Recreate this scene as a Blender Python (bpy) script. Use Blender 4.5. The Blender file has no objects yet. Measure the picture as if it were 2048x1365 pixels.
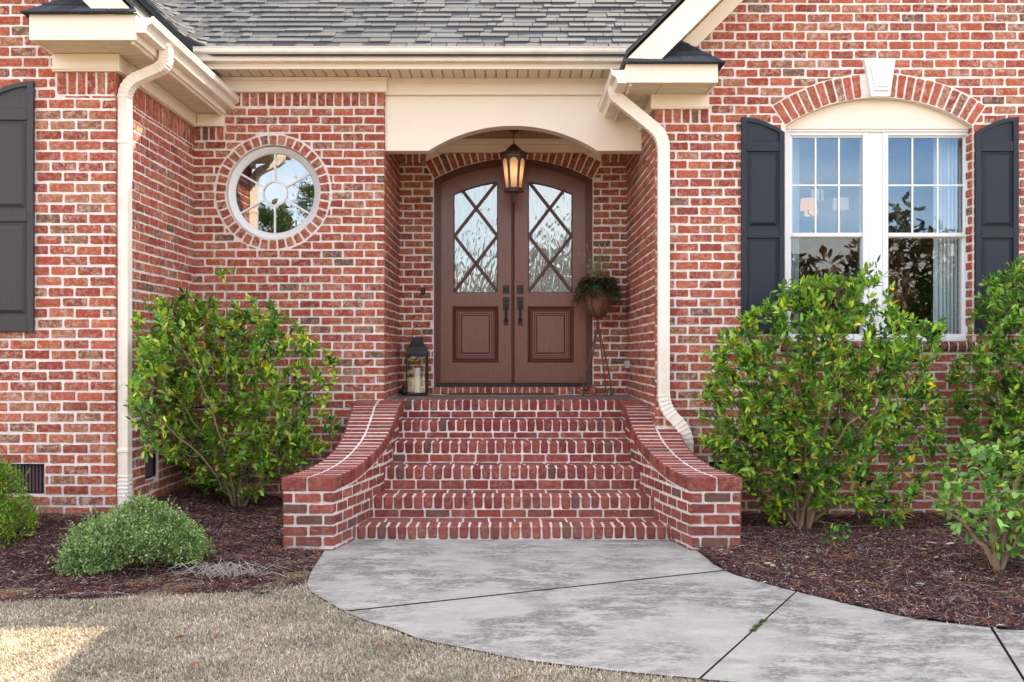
import bpy, bmesh, math, random
import numpy as np
from mathutils import Vector, Matrix
from mathutils.geometry import tessellate_polygon
S = bpy.context.scene
COL = S.collection
R = math.radians

# ---------------------------------------------------------------- camera, sky, sun
CAMH, FPX, HY = 1.42, 1991.0, 706.0
cam = bpy.data.cameras.new('camera'); co = bpy.data.objects.new('camera', cam); COL.objects.link(co)
co.location = (0, 0, CAMH); co.rotation_euler = (R(90), 0, 0)
cam.sensor_width = 36; cam.lens = 36*FPX/2048; cam.shift_y = (HY-682.5)/2048
cam.clip_start = .05; cam.clip_end = 2000
S.camera = co
SUN = Vector((.77, .917, 1.0)).normalized()          # towards the sun, behind the house to the right
W = bpy.data.worlds.new('World'); S.world = W; W.use_nodes = True
wn, wl = W.node_tree.nodes, W.node_tree.links
bg = wn['Background']; sky = wn.new('ShaderNodeTexSky'); sky.sky_type = 'NISHITA'; sky.sun_disc = False
sky.sun_elevation = math.asin(SUN.z); sky.sun_rotation = math.atan2(SUN.x, SUN.y)
sky.air_density = 1.0; sky.dust_density = 1.2; sky.ozone_density = 1.0
tc = wn.new('ShaderNodeTexCoord'); mp = wn.new('ShaderNodeMapping'); mp.inputs['Scale'].default_value = (1, 1, 2.6)
nz = wn.new('ShaderNodeTexNoise'); nz.inputs['Scale'].default_value = 2.4; nz.inputs['Detail'].default_value = 8
nz.inputs['Roughness'].default_value = .6
cr = wn.new('ShaderNodeValToRGB'); cr.color_ramp.elements[0].position = .40; cr.color_ramp.elements[1].position = .66
cr.color_ramp.elements[1].color = (.85, .85, .85, 1)
mx = wn.new('ShaderNodeMix'); mx.data_type = 'RGBA'; mx.inputs[7].default_value = (8.6, 7.9, 7.1, 1)
wl.new(tc.outputs['Generated'], mp.inputs[0]); wl.new(mp.outputs[0], nz.inputs[0]); wl.new(nz.outputs[0], cr.inputs[0])
wl.new(cr.outputs[0], mx.inputs[0]); wl.new(sky.outputs[0], mx.inputs[6]); wl.new(mx.outputs[2], bg.inputs[0])
bg.inputs[1].default_value = .15
sl = bpy.data.lights.new('sun', 'SUN'); sl.energy = 5.0; sl.angle = R(.5); sl.color = (1, .85, .62)
so = bpy.data.objects.new('sun', sl); COL.objects.link(so); so.location = (20, 25, 30)
so.rotation_euler = SUN.to_track_quat('Z', 'Y').to_euler()
S.view_settings.view_transform = 'Standard'; S.view_settings.look = 'None'
S.view_settings.exposure = 1.92; S.view_settings.gamma = 1

# ---------------------------------------------------------------- pixel helpers (2048 px photo)
def PX(px, Y): return (px-1024)*Y/FPX
def PZ(py, Y): return CAMH-(py-HY)*Y/FPX
def GY(py, z=0): return (CAMH-z)*FPX/(py-HY)
def G(px, py, z=0):
    y = GY(py, z); return (PX(px, y), y)

# ---------------------------------------------------------------- materials
def nmat(name, rough=.6, color=None, spec=.5, metal=0):
    m = bpy.data.materials.new(name); m.use_nodes = True
    b = m.node_tree.nodes['Principled BSDF']; b.inputs['Roughness'].default_value = rough
    b.inputs['Specular IOR Level'].default_value = spec; b.inputs['Metallic'].default_value = metal
    if color: b.inputs['Base Color'].default_value = (*color, 1)
    return m, m.node_tree.nodes, m.node_tree.links, b
def noise(n, l, scale, detail=4, rough=.55, vec=None, stretch=None, dist=0):
    t = n.new('ShaderNodeTexNoise'); t.inputs['Scale'].default_value = scale
    t.inputs['Detail'].default_value = detail; t.inputs['Roughness'].default_value = rough
    t.inputs['Distortion'].default_value = dist
    g = n.new('ShaderNodeNewGeometry')
    if stretch:
        mpp = n.new('ShaderNodeMapping'); mpp.inputs['Scale'].default_value = stretch
        l.new(g.outputs['Position'], mpp.inputs[0]); l.new(mpp.outputs[0], t.inputs[0])
    else: l.new(g.outputs['Position'], t.inputs[0])
    return t.outputs[0]
def ramp(n, l, src, p0, p1, c0=(0, 0, 0), c1=(1, 1, 1)):
    r = n.new('ShaderNodeValToRGB'); r.color_ramp.elements[0].position = p0; r.color_ramp.elements[1].position = p1
    r.color_ramp.elements[0].color = (*c0, 1); r.color_ramp.elements[1].color = (*c1, 1)
    l.new(src, r.inputs[0]); return r.outputs[0]
def mix(n, l, f, a, b, mode='MIX'):
    m = n.new('ShaderNodeMix'); m.data_type = 'RGBA'; m.blend_type = mode
    for s, v in ((0, f), (6, a), (7, b)):
        if isinstance(v, (int, float)): m.inputs[s].default_value = v
        elif isinstance(v, tuple): m.inputs[s].default_value = (*v, 1)
        else: l.new(v, m.inputs[s])
    return m.outputs[2]
def mulv(n, l, a, b):
    m = n.new('ShaderNodeMath'); m.operation = 'MULTIPLY'
    for i, v in enumerate((a, b)):
        if isinstance(v, (int, float)): m.inputs[i].default_value = v
        else: l.new(v, m.inputs[i])
    return m.outputs[0]
def bump(n, l, b, src, strength=.4, dist=.003):
    bp = n.new('ShaderNodeBump'); bp.inputs['Strength'].default_value = strength; bp.inputs['Distance'].default_value = dist
    l.new(src, bp.inputs['Height']); l.new(bp.outputs[0], b.inputs['Normal'])
def attr(n, name='Col'):
    a = n.new('ShaderNodeAttribute'); a.attribute_name = name; return a

def ground_dirt(n, l, c, col=(.20, .12, .09), f=.4):
    g = n.new('ShaderNodeNewGeometry'); sp_ = n.new('ShaderNodeSeparateXYZ'); l.new(g.outputs['Position'], sp_.inputs[0])
    mr = n.new('ShaderNodeMapRange'); mr.inputs['From Min'].default_value = .05; mr.inputs['From Max'].default_value = .55; mr.inputs['To Min'].default_value = 1; mr.inputs['To Max'].default_value = 0
    l.new(sp_.outputs['Z'], mr.inputs['Value']); nn = ramp(n, l, noise(n, l, 5, 6, .7), .35, .65)
    c = mix(n, l, mulv(n, l, mulv(n, l, mr.outputs[0], nn), f), c, col)
    st = ramp(n, l, noise(n, l, 3.5, 6, .7, stretch=(2.5, 2.5, .5)), .52, .72)
    return mix(n, l, mulv(n, l, st, .22), c, col)
def m_brick():
    m, n, l, b = nmat('brick', .9, spec=.25)
    a = attr(n)
    f1 = ramp(n, l, noise(n, l, 30, 7, .75), .49, .57)
    f2 = ramp(n, l, noise(n, l, 21, 7, .75, dist=.8), .51, .60)
    f3 = ramp(n, l, noise(n, l, 90, 4, .6), .60, .72)
    c = mix(n, l, mulv(n, l, mulv(n, l, f1, a.outputs['Alpha']), .60), a.outputs['Color'], (.46, .25, .15))
    c = mix(n, l, mulv(n, l, mulv(n, l, f2, a.outputs['Alpha']), .55), c, (.62, .42, .36))
    c = mix(n, l, mulv(n, l, f3, .55), c, mix(n, l, 1.0, a.outputs['Color'], (.45, .4, .42), 'MULTIPLY'))
    v = ramp(n, l, noise(n, l, 140, 3), .3, .7, (.78, .78, .78), (1.12, 1.12, 1.12))
    c = mix(n, l, 1.0, c, v, 'MULTIPLY')
    c = ground_dirt(n, l, c)
    l.new(c, b.inputs['Base Color']); bump(n, l, b, noise(n, l, 110, 6, .7), .8, .004)
    return m
def m_mortar(name='mortar', c0=(.74, .655, .605), c1=(.92, .83, .775), dirt=.25):
    m, n, l, b = nmat(name, .95, spec=.1)
    c = ramp(n, l, noise(n, l, 22, 8, .7), .3, .7, c0, c1)
    c = mix(n, l, mulv(n, l, ramp(n, l, noise(n, l, 1.3, 5), .5, .75), dirt), c, (.50, .38, .34))
    c = mix(n, l, mulv(n, l, ramp(n, l, noise(n, l, 34, 8, .8), .50, .68), dirt*1.4), c, (.36, .24, .20)); c = ground_dirt(n, l, c, (.34, .24, .20), .5)
    l.new(c, b.inputs['Base Color']); bump(n, l, b, noise(n, l, 160, 5, .7), .9, .004)
    return m
def m_paint(name, col, rough=.45, dirt=.12, scale=3, bs=.08, dirtcol=None):
    m, n, l, b = nmat(name, rough, spec=.35)
    d = dirtcol or tuple(x*.72 for x in col)
    c = mix(n, l, mulv(n, l, ramp(n, l, noise(n, l, scale, 7, .65), .45, .8), dirt), col, d)
    l.new(c, b.inputs['Base Color']); bump(n, l, b, noise(n, l, 60, 4), bs, .002)
    return m
M = {}
M['brick'] = m_brick(); M['mortar'] = m_mortar(); M['smortar'] = m_mortar('step_mortar', (.64, .56, .52), (.88, .79, .74), .4)
M['cream'] = m_paint('cream_trim', (.87, .745, .625), .5, .15)
M['gutter'] = m_paint('gutter_paint', (.82, .735, .64), .32, .5, 5, .08, (.50, .42, .33))
M['pipe'] = m_paint('downspout_paint', (.87, .78, .69), .35, .5, 4, .08, (.60, .49, .40))
M['white'] = m_paint('white_vinyl', (.76, .75, .755), .3, .08)
M['soffit'] = m_paint('soffit_vinyl', (.70, .61, .47), .5, .15)
M['ceiling'] = m_paint('beadboard', (.42, .27, .17), .5, .3)
M['dark'] = m_paint('dark_void', (.012, .012, .013), .8, 0)
def m_shutter():
    m, n, l, b = nmat('shutter_vinyl', .5, spec=.35)
    w = n.new('ShaderNodeTexWave'); w.wave_type = 'RINGS'; w.rings_direction = 'Y'
    w.inputs['Scale'].default_value = 9; w.inputs['Distortion'].default_value = 6; w.inputs['Detail'].default_value = 3
    t = n.new('ShaderNodeTexCoord'); mm = n.new('ShaderNodeMapping'); mm.inputs['Scale'].default_value = (3.2, 1, .55)
    l.new(t.outputs['Object'], mm.inputs[0]); l.new(mm.outputs[0], w.inputs[0])
    c = mix(n, l, w.outputs[1], (.010, .012, .023), (.017, .020, .034))
    l.new(c, b.inputs['Base Color']); bump(n, l, b, w.outputs[1], .5, .002); return m
M['shutter'] = m_shutter(); M['shutter2'] = m_shutter(); M['shutter2'].name = 'grey_shutter_vinyl'  # second copy with lighter, greyer tones for the left shutter
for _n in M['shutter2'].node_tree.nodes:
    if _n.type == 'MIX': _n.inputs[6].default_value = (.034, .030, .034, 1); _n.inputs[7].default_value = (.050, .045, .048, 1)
def m_door():
    m, n, l, b = nmat('door_stain', .3, spec=.5)
    g = noise(n, l, 14, 6, .65, stretch=(9, 1, .6))
    c = ramp(n, l, g, .3, .75, (.155, .050, .034), (.235, .085, .060))
    l.new(c, b.inputs['Base Color']); bump(n, l, b, g, .12, .002); return m
M['door'] = m_door()
M['doortrim'] = m_paint('door_moulding', (.115, .035, .026), .35, .3, 8)
def m_shingle(name, c0, c1):
    m, n, l, b = nmat(name, .95, spec=.15)
    a = attr(n); v = ramp(n, l, noise(n, l, 260, 3, .7), .35, .65, c0, c1)
    l.new(mix(n, l, 1.0, a.outputs['Color'], v, 'MULTIPLY'), b.inputs['Base Color'])
    bump(n, l, b, noise(n, l, 300, 3), .6, .003); return m
M['shingle'] = m_shingle('asphalt_shingle', (.65, .65, .65), (1.25, 1.25, 1.25))
M['metal'] = m_paint('black_metal', (.018, .014, .016), .4, .2)
M['iron'] = m_paint('rusty_iron', (.12, .065, .055), .6, .6, 20, .3, (.25, .10, .05))
M['bronze'] = m_paint('aged_bronze', (.085, .058, .048), .45, .6, 14, .2, (.16, .10, .07))
M['hardware'] = m_paint('door_hardware', (.02, .018, .018), .3, .1)
def m_col(name, rough=.6, spec=.3, trans=0, vs=None):
    m, n, l, b = nmat(name, rough, spec=spec)
    a = attr(n); c = a.outputs['Color']
    if vs: c = mix(n, l, 1.0, c, ramp(n, l, noise(n, l, vs, 4), .3, .7, (.7, .7, .7), (1.2, 1.2, 1.2)), 'MULTIPLY')
    l.new(c, b.inputs['Base Color'])
    if trans:
        t = n.new('ShaderNodeBsdfTranslucent'); l.new(c, t.inputs[0]); ms = n.new('ShaderNodeMixShader')
        ms.inputs[0].default_value = trans; l.new(b.outputs[0], ms.inputs[1]); l.new(t.outputs[0], ms.inputs[2])
        l.new(ms.outputs[0], n['Material Output'].inputs[0])
    return m
M['leaf'] = m_col('leaf', .38, .5, .25)
M['leafm'] = m_col('small_leaf', .55, .3, .2)
M['bark'] = m_paint('bark', (.30, .20, .125), .9, .7, 40, .8, (.14, .09, .06))
M['grassm'] = m_col('grass_blade', .8, .15, .25)
M['chip'] = m_col('mulch_chip', .9, .15)
def m_mulch():
    m, n, l, b = nmat('mulch_soil', .95, spec=.1)
    c = ramp(n, l, noise(n, l, 70, 6, .7), .35, .7, (.018, .009, .009), (.10, .055, .06))
    l.new(c, b.inputs['Base Color']); bump(n, l, b, noise(n, l, 90, 6, .75), 1, .02); return m
M['mulch'] = m_mulch()
def m_lawn():
    m, n, l, b = nmat('dormant_turf', .95, spec=.1)
    c = ramp(n, l, noise(n, l, 60, 8, .75), .3, .7, (.10, .075, .045), (.34, .28, .19))
    c = mix(n, l, ramp(n, l, noise(n, l, .6, 6), .5, .7), c, (.20, .20, .09))
    l.new(c, b.inputs['Base Color']); bump(n, l, b, noise(n, l, 90, 6), .8, .02); return m
M['lawn'] = m_lawn()
def m_concrete():
    m, n, l, b = nmat('concrete', .88, spec=.25)
    c = ramp(n, l, noise(n, l, 2.2, 9, .7), .3, .7, (.285, .270, .247), (.375, .356, .328))
    blot = ramp(n, l, noise(n, l, 5.0, 9, .80, stretch=(.8, 1.6, 1), dist=.2), .43, .53)
    speck = ramp(n, l, noise(n, l, 60, 6, .8, stretch=(.5, 1, 1)), .38, .52)
    big = ramp(n, l, noise(n, l, 1.5, 3, .5), .40, .54, (.22, .22, .22), (1, 1, 1))
    c = mix(n, l, mulv(n, l, mulv(n, l, blot, speck), mulv(n, l, big, .92)), c, (.04, .039, .037))
    c = mix(n, l, mulv(n, l, ramp(n, l, noise(n, l, 140, 4, .8), .55, .75), .35), c, (.20, .19, .17))
    c = mix(n, l, mulv(n, l, ramp(n, l, noise(n, l, 300, 2, .8), .35, .65), .3), c, (.52, .50, .46))
    l.new(c, b.inputs['Base Color']); bump(n, l, b, noise(n, l, 150, 5, .7), .5, .003); return m
M['concrete'] = m_concrete()
M['porch'] = m_paint('porch_slab', (.235, .17, .15), .6, .6, 3, .3, (.14, .10, .09))
def m_glass(name, refl=.35, tint=(.9, .95, 1), rough=0, bumpy=0, back=None):
    m = bpy.data.materials.new(name); m.use_nodes = True; n, l = m.node_tree.nodes, m.node_tree.links
    n.remove(n['Principled BSDF'])
    g = n.new('ShaderNodeBsdfGlossy'); g.inputs['Roughness'].default_value = rough; g.inputs['Color'].default_value = (*tint, 1)
    if back: t = n.new('ShaderNodeBsdfDiffuse'); t.inputs[0].default_value = (*back, 1)
    else: t = n.new('ShaderNodeBsdfTransparent')
    ms = n.new('ShaderNodeMixShader'); ms.inputs[0].default_value = refl
    l.new(t.outputs[0], ms.inputs[1]); l.new(g.outputs[0], ms.inputs[2]); l.new(ms.outputs[0], n['Material Output'].inputs[0])
    bp = n.new('ShaderNodeBump'); l.new(bp.outputs[0], g.inputs['Normal'])
    if bumpy:
        s = noise(n, l, 11, .6, .4, stretch=(1.7, 1, .5), dist=1.6); bp.inputs['Strength'].default_value = bumpy; bp.inputs['Distance'].default_value = .02
    else:
        s = noise(n, l, 2.5, 2); bp.inputs['Strength'].default_value = .025; bp.inputs['Distance'].default_value = .02
    l.new(s, bp.inputs['Height'])
    return m
M['glass'] = m_glass('window_glass', .095, (.46, .66, .90))
M['screen'] = m_glass('screened_glass', .06, (.75, .73, .72))
M['rglass'] = m_glass('round_glass', .15, (.95, .97, 1))
M['dglass'] = m_glass('textured_glass', .22, (.82, .92, 1), .03, .12, (.15, .14, .12))
M['lglass'] = m_glass('lantern_glass', .07, (1, 1, 1), .0)
M['milk'] = m_paint('amber_glass', (.55, .44, .31), .35, .3, 12)
_n, _l = M['milk'].node_tree.nodes, M['milk'].node_tree.links; _t = _n.new('ShaderNodeBsdfTranslucent'); _t.inputs[0].default_value = (1, .80, .55, 1)
_m = _n.new('ShaderNodeMixShader'); _m.inputs[0].default_value = .28; _l.new(_n['Principled BSDF'].outputs[0], _m.inputs[1]); _l.new(_t.outputs[0], _m.inputs[2]); _l.new(_m.outputs[0], _n['Material Output'].inputs[0])
M['wax'] = m_paint('wax', (.80, .74, .66), .5, .1)
M['curtain'] = m_paint('curtain_cloth', (.50, .58, .60), .8, .1)
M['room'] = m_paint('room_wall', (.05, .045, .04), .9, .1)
M['coir'] = m_paint('coir', (.15, .065, .035), .95, .7, 60, 1, (.38, .20, .10))
M['matm'] = m_paint('mat_fibre', (.10, .065, .05), .95, .8, 80, 1, (.04, .03, .03))
M['matb'] = m_paint('mat_border', (.24, .17, .12), .95, .6, 120, 1)
M['grey'] = m_paint('grey_plastic', (.42, .40, .37), .5, .2)
m_, n_, l_, b_ = nmat('lit_shade', .8, (.5, .30, .10)); b_.inputs['Emission Color'].default_value = (1, .50, .10, 1); b_.inputs['Emission Strength'].default_value = .16
M['lit'] = m_
m_, n_, l_, b_ = nmat('white_shade', .8, (.6, .54, .5)); b_.inputs['Emission Color'].default_value = (1, .85, .75, 1); b_.inputs['Emission Strength'].default_value = .045
M['shade'] = m_

# ---------------------------------------------------------------- mesh builder
class MB:
    def __init__(s): s.v = []; s.f = []; s.m = []; s.c = []; s.col = (1, 1, 1, 1); s.mat = 0; s.sm = False
    def V(s, p): s.v.append(tuple(p)); s.c.append(s.col); return len(s.v)-1
    def F(s, idx): s.f.append(tuple(idx)); s.m.append(s.mat)
    def box(s, x0, x1, y0, y1, z0, z1, b=.002): s.hexa([(x0, y0, z0), (x1, y0, z0), (x1, y1, z0), (x0, y1, z0), (x0, y0, z1), (x1, y0, z1), (x1, y1, z1), (x0, y1, z1)], b)
    def hexa(s, P, b=.002):
        P = [Vector(p) for p in P]
        lx = max((P[1]-P[0]).length, 1e-4); ly = max((P[3]-P[0]).length, 1e-4); lz = max((P[4]-P[0]).length, 1e-4)
        e = [min(b/q, .45) for q in (lx, ly, lz)]
        def T(a, c, d):
            q0 = P[0].lerp(P[1], a).lerp(P[3].lerp(P[2], a), c); q1 = P[4].lerp(P[5], a).lerp(P[7].lerp(P[6], a), c); return q0.lerp(q1, d)
        if b <= 0:
            i = [s.V(p) for p in P]
            for f in ((0, 3, 2, 1), (4, 5, 6, 7), (0, 1, 5, 4), (2, 3, 7, 6), (1, 2, 6, 5), (3, 0, 4, 7)): s.F([i[k] for k in f])
            return
        idx = {}
        for cx in (0, 1):
            for cy in (0, 1):
                for cz in (0, 1):
                    c = (cx, cy, cz)
                    for ax in range(3):
                        q = [(e[k] if c[k] == 0 else 1-e[k]) if k != ax else c[k] for k in range(3)]
                        idx[(c, ax)] = s.V(T(*q))
        def cn(ax, val, o1, o2):
            q = [0, 0, 0]; q[ax] = val; oth = [k for k in range(3) if k != ax]; q[oth[0]] = o1; q[oth[1]] = o2; return tuple(q)
        for ax in range(3):
            for val in (0, 1):
                ids = [idx[(cn(ax, val, a, c), ax)] for a, c in ((0, 0), (1, 0), (1, 1), (0, 1))]
                flip = (val == 0) ^ (ax == 1)
                s.F(ids[::-1] if flip else ids)
        for ax in range(3):          # edges along ax
            oth = [k for k in range(3) if k != ax]
            for a in (0, 1):
                for c in (0, 1):
                    q0 = [0, 0, 0]; q0[oth[0]] = a; q0[oth[1]] = c; q1 = list(q0); q1[ax] = 1
                    s.F([idx[(tuple(q0), oth[0])], idx[(tuple(q1), oth[0])], idx[(tuple(q1), oth[1])], idx[(tuple(q0), oth[1])]])
        for cx in (0, 1):
            for cy in (0, 1):
                for cz in (0, 1): s.F([idx[((cx, cy, cz), k)] for k in range(3)])
    def prism(s, poly, fn0, fn1, caps=True):          # poly 2D, fn maps (a,b)->xyz
        a = [s.V(fn0(*p)) for p in poly]; b = [s.V(fn1(*p)) for p in poly]; n = len(poly)
        for i in range(n): s.F([a[i], a[(i+1) % n], b[(i+1) % n], b[i]])
        if caps:
            tr = tessellate_polygon([[Vector((p[0], p[1], 0)) for p in poly]])
            for t in tr: s.F([a[k] for k in t]); s.F([b[k] for k in t])
    def sheet(s, outer, holes, fn):
        pts = list(outer)
        for h in holes: pts += list(h)
        ids = [s.V(fn(*p)) for p in pts]
        tr = tessellate_polygon([[Vector((p[0], p[1], 0)) for p in q] for q in [outer]+list(holes)])
        for t in tr: s.F([ids[k] for k in t])
    def tube(s, pts, rad, k=8, cap=True, closed=False):
        pts = [Vector(p) for p in pts]; n = len(pts)
        if not hasattr(rad, '__len__'): rad = [rad]*n
        rings = []; ref = None
        for i, p in enumerate(pts):
            if closed: t = pts[(i+1) % n]-pts[i-1]
            else: t = pts[min(i+1, n-1)]-pts[max(i-1, 0)]
            if t.length < 1e-9: t = Vector((0, 0, 1))
            t.normalize()
            if ref is None: ref = Vector((1, 0, 0)) if abs(t.x) < .8 else Vector((0, 1, 0))
            u = (ref-t*ref.dot(t)); u = u.normalized() if u.length > 1e-6 else t.orthogonal().normalized()
            ref = u; w = t.cross(u)
            rings.append([s.V(p+(u*math.cos(2*math.pi*j/k)+w*math.sin(2*math.pi*j/k))*rad[i]) for j in range(k)])
        for i in range(n if closed else n-1):
            A, B = rings[i], rings[(i+1) % n]
            for j in range(k): s.F([A[j], A[(j+1) % k], B[(j+1) % k], B[j]])
        if cap and not closed: s.F(rings[0][::-1]); s.F(rings[-1])
    def lathe(s, prof, c, k=24, sx=1, rot=0):
        rings = [[s.V((c[0]+r*math.cos(rot+2*math.pi*j/k)*sx, c[1]+r*math.sin(rot+2*math.pi*j/k), c[2]+z)) for j in range(k)] for r, z in prof]
        for A, B in zip(rings, rings[1:]):
            for j in range(k): s.F([A[j], A[(j+1) % k], B[(j+1) % k], B[j]])
        s.F(rings[0][::-1]); s.F(rings[-1])
    def build(s, name, mats, parent=None, label=None, smooth=False):
        me = bpy.data.meshes.new(name); me.from_pydata(s.v, [], s.f)
        for m in (mats if isinstance(mats, (list, tuple)) else [mats]): me.materials.append(m)
        if len(me.materials) > 1: me.polygons.foreach_set('material_index', s.m)
        a = me.color_attributes.new('Col', 'FLOAT_COLOR', 'POINT')
        a.data.foreach_set('color', np.array(s.c, dtype=np.float32).ravel())
        if smooth: me.polygons.foreach_set('use_smooth', [True]*len(me.polygons))
        me.update()
        o = bpy.data.objects.new(name, me); COL.objects.link(o)
        if parent: o.parent = parent
        if label: o['label'] = label
        return o
def tag(o, label, cat, group=None, kind=None):
    o['label'] = label; o['category'] = cat
    if group: o['group'] = group
    if kind: o['kind'] = kind
    return o
def struct(o): o['kind'] = 'structure'; return o
def empty(name, loc=(0, 0, 0)):
    e = bpy.data.objects.new(name, None); COL.objects.link(e); e.location = loc; e.empty_display_size = .1; return e
def place(o, root):       # parent built in world coordinates under an empty that has a location
    o.parent = root; o.matrix_parent_inverse = Matrix.Translation(-root.location); return o

# ---------------------------------------------------------------- bricks
rng = random.Random(7)
CH, BL, GAP = .0794, .2032, .0158
REDS = [(.40, .078, .044), (.36, .062, .040), (.30, .050, .037), (.44, .098, .054), (.27, .047, .037), (.38, .085, .048)]
def bcol(kind='wall'):
    r = rng.random()
    if kind == 'wall':
        if r < .03: c = (.13, .075, .055); a = .9
        elif r < .09: c = (.22, .085, .058); a = 1.4
        elif r < .20: c = (.36, .12, .07); a = 1.3
        else: c = rng.choice(REDS); a = rng.uniform(.45, 1.25)
    elif kind == 'porch':
        if r < .06: c = (.12, .06, .045); a = .7
        else: c = rng.choice(REDS); c = (c[0]*.95, c[1]*1.0, c[2]*.85); a = rng.uniform(.5, 1.2)
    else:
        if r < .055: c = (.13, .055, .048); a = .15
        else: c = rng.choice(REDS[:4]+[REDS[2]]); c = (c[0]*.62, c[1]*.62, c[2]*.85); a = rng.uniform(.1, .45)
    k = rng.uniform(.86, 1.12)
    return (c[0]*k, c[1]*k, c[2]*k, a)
def clip(poly, a, b, c):                    # keep a*u+b*v<=c
    out = []
    for i, p in enumerate(poly):
        q = poly[(i+1) % len(poly)]; dp = a*p[0]+b*p[1]-c; dq = a*q[0]+b*q[1]-c
        if dp <= 0: out.append(p)
        if (dp < 0 < dq) or (dq < 0 < dp):
            t = dp/(dp-dq); out.append((p[0]+(q[0]-p[0])*t, p[1]+(q[1]-p[1])*t))
    return out
def area(p): return .5*sum(p[i][0]*p[(i+1) % len(p)][1]-p[(i+1) % len(p)][0]*p[i][1] for i in range(len(p))) if len(p) > 2 else 0
def minus(poly, K):                         # largest piece of poly outside convex CCW polygon K
    n = len(K); inside = poly
    for i in range(n):
        p, q = K[i], K[(i+1) % n]; nx, ny = q[1]-p[1], p[0]-q[0]
        inside = clip(inside, nx, ny, nx*p[0]+ny*p[1])
        if area(inside) < 1e-6: return poly
    best, ba = [], 0
    for i in range(n):
        p, q = K[i], K[(i+1) % n]; nx, ny = q[1]-p[1], p[0]-q[0]; L = math.hypot(nx, ny); nx /= L; ny /= L
        w = clip(poly, -nx, -ny, -(nx*p[0]+ny*p[1])-.006)
        if area(w) > ba: best, ba = w, area(w)
    return best
def add_brick(mb, poly, F, kind='wall', h=None, jit=.0016, rc=.008):
    if len(poly) < 3 or area(poly) < 9e-4: return
    n = len(poly); cx = sum(p[0] for p in poly)/n; cy = sum(p[1] for p in poly)/n
    out = []
    for i in range(n):
        p = poly[i]; a = poly[i-1]; b = poly[(i+1) % n]
        la = math.hypot(a[0]-p[0], a[1]-p[1]); lb = math.hypot(b[0]-p[0], b[1]-p[1])
        if la < 1e-5 or lb < 1e-5: continue
        r = rc*rng.uniform(.4, 1.3)
        ra, rb = min(r, la*.3), min(r, lb*.3)
        out.append((p[0]+(a[0]-p[0])*ra/la, p[1]+(a[1]-p[1])*ra/la)); p2 = (p[0]+(b[0]-p[0])*rb/lb, p[1]+(b[1]-p[1])*rb/lb); out.append(p2)
        m = int((lb-2*rb)/.045); e = (b[0]-(b[0]-p[0])*rc/lb, b[1]-(b[1]-p[1])*rc/lb)
        for k in range(1, m+1):
            t = k/(m+1); out.append((p2[0]+(e[0]-p2[0])*t, p2[1]+(e[1]-p2[1])*t))
    h = h if h is not None else rng.uniform(.004, .0085)
    t1, t2 = rng.uniform(-.012, .012), rng.uniform(-.015, .015)
    mb.col = bcol(kind); mb.mat = 0; O = []; I = []
    for p in out:
        x = p[0]+rng.uniform(-jit, jit); y = p[1]+rng.uniform(-jit, jit)
        dx, dy = x-cx, y-cy; d = math.hypot(dx, dy)+1e-9; s = max(0, 1-.0035/d)
        O.append(mb.V(F(x, y, -.004))); I.append(mb.V(F(cx+dx*s, cy+dy*s, h+dx*t1+dy*t2)))
    k = len(out)
    for i in range(k): mb.F([O[i], O[(i+1) % k], I[(i+1) % k], I[i]])
    mb.F(I)
def courses(mb, F, u0, u1, z0, z1, frac=.70, excl=(), phase=0, kind='wall', ext0=0, ext1=0, bl=BL, top=None):
    k0 = int(math.floor(z0/CH-frac)); k = k0
    while True:
        zc = (k+frac)*CH; lo, hi = zc-CH/2+GAP/2, zc+CH/2-GAP/2
        if lo > z1: break
        if hi > z0+.01:
            off = phase+(bl/2 if k % 2 else 0)+rng.uniform(-.012, .012)
            u = u0-((u0-off) % bl) if True else u0
            while u < u1:
                a = max(u+GAP/2, u0-ext0); b = min(u+bl-GAP/2, u1+ext1)
                if u <= u0: a = u0-ext0
                if u+bl >= u1-.02: b = u1+ext1
                if b-a > .02:
                    j = rng.uniform(-.0035, .0035)
                    p = [(a+rng.uniform(-.002, .002), max(lo, z0)+j), (b, max(lo, z0)+j+rng.uniform(-.002, .002)), (b, min(hi, z1)+j), (a, min(hi, z1)+j+rng.uniform(-.002, .002))]
                    for K in excl:
                        if len(p) > 2: p = minus(p, K)
                    if top and len(p) > 2:
                        uc = (a+b)/2; s = (top(uc+.02)-top(uc-.02))/.04; p = clip(p, -s, 1, top(uc)-s*uc)
                    add_brick(mb, p, F, kind)
                u += bl
        k += 1
def soldiers(mb, F, u0, u1, z0, z1, kind='wall', pitch=CH):
    n = max(1, round((u1-u0)/pitch)); w = (u1-u0)/n
    for i in range(n):
        a = u0+i*w+GAP/2*rng.uniform(.7, 1.2); b = u0+(i+1)*w-GAP/2*rng.uniform(.7, 1.2)
        if i == 0: a = u0
        if i == n-1: b = u1
        add_brick(mb, [(a, z0+rng.uniform(0, .004)), (b, z0), (b, z1), (a, z1)], F, kind)
def ring_bricks(mb, F, cu, cv, r0, r1, a0, a1, n, kind='wall', skip=None):
    for i in range(n):
        b0 = a0+(a1-a0)*i/n; b1 = a0+(a1-a0)*(i+1)/n
        if skip and skip((b0+b1)/2): continue
        g = GAP*.5; q = rng.uniform(-.004, .004)
        def pt(r, a, s): da = s*g/r; return (cu+r*math.cos(a+da), cv+r*math.sin(a+da))
        p = [pt(r0+q, b0, 1), pt(r1+q, b0, 1), pt(r1+q, b1, -1), pt(r0+q, b1, -1)]
        if area(p) < 0: p = p[::-1]
        add_brick(mb, p, F, kind)
def circ(cu, cv, r, n=48): return [(cu+r*math.cos(2*math.pi*i/n), cv+r*math.sin(2*math.pi*i/n)) for i in range(n)]
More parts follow.
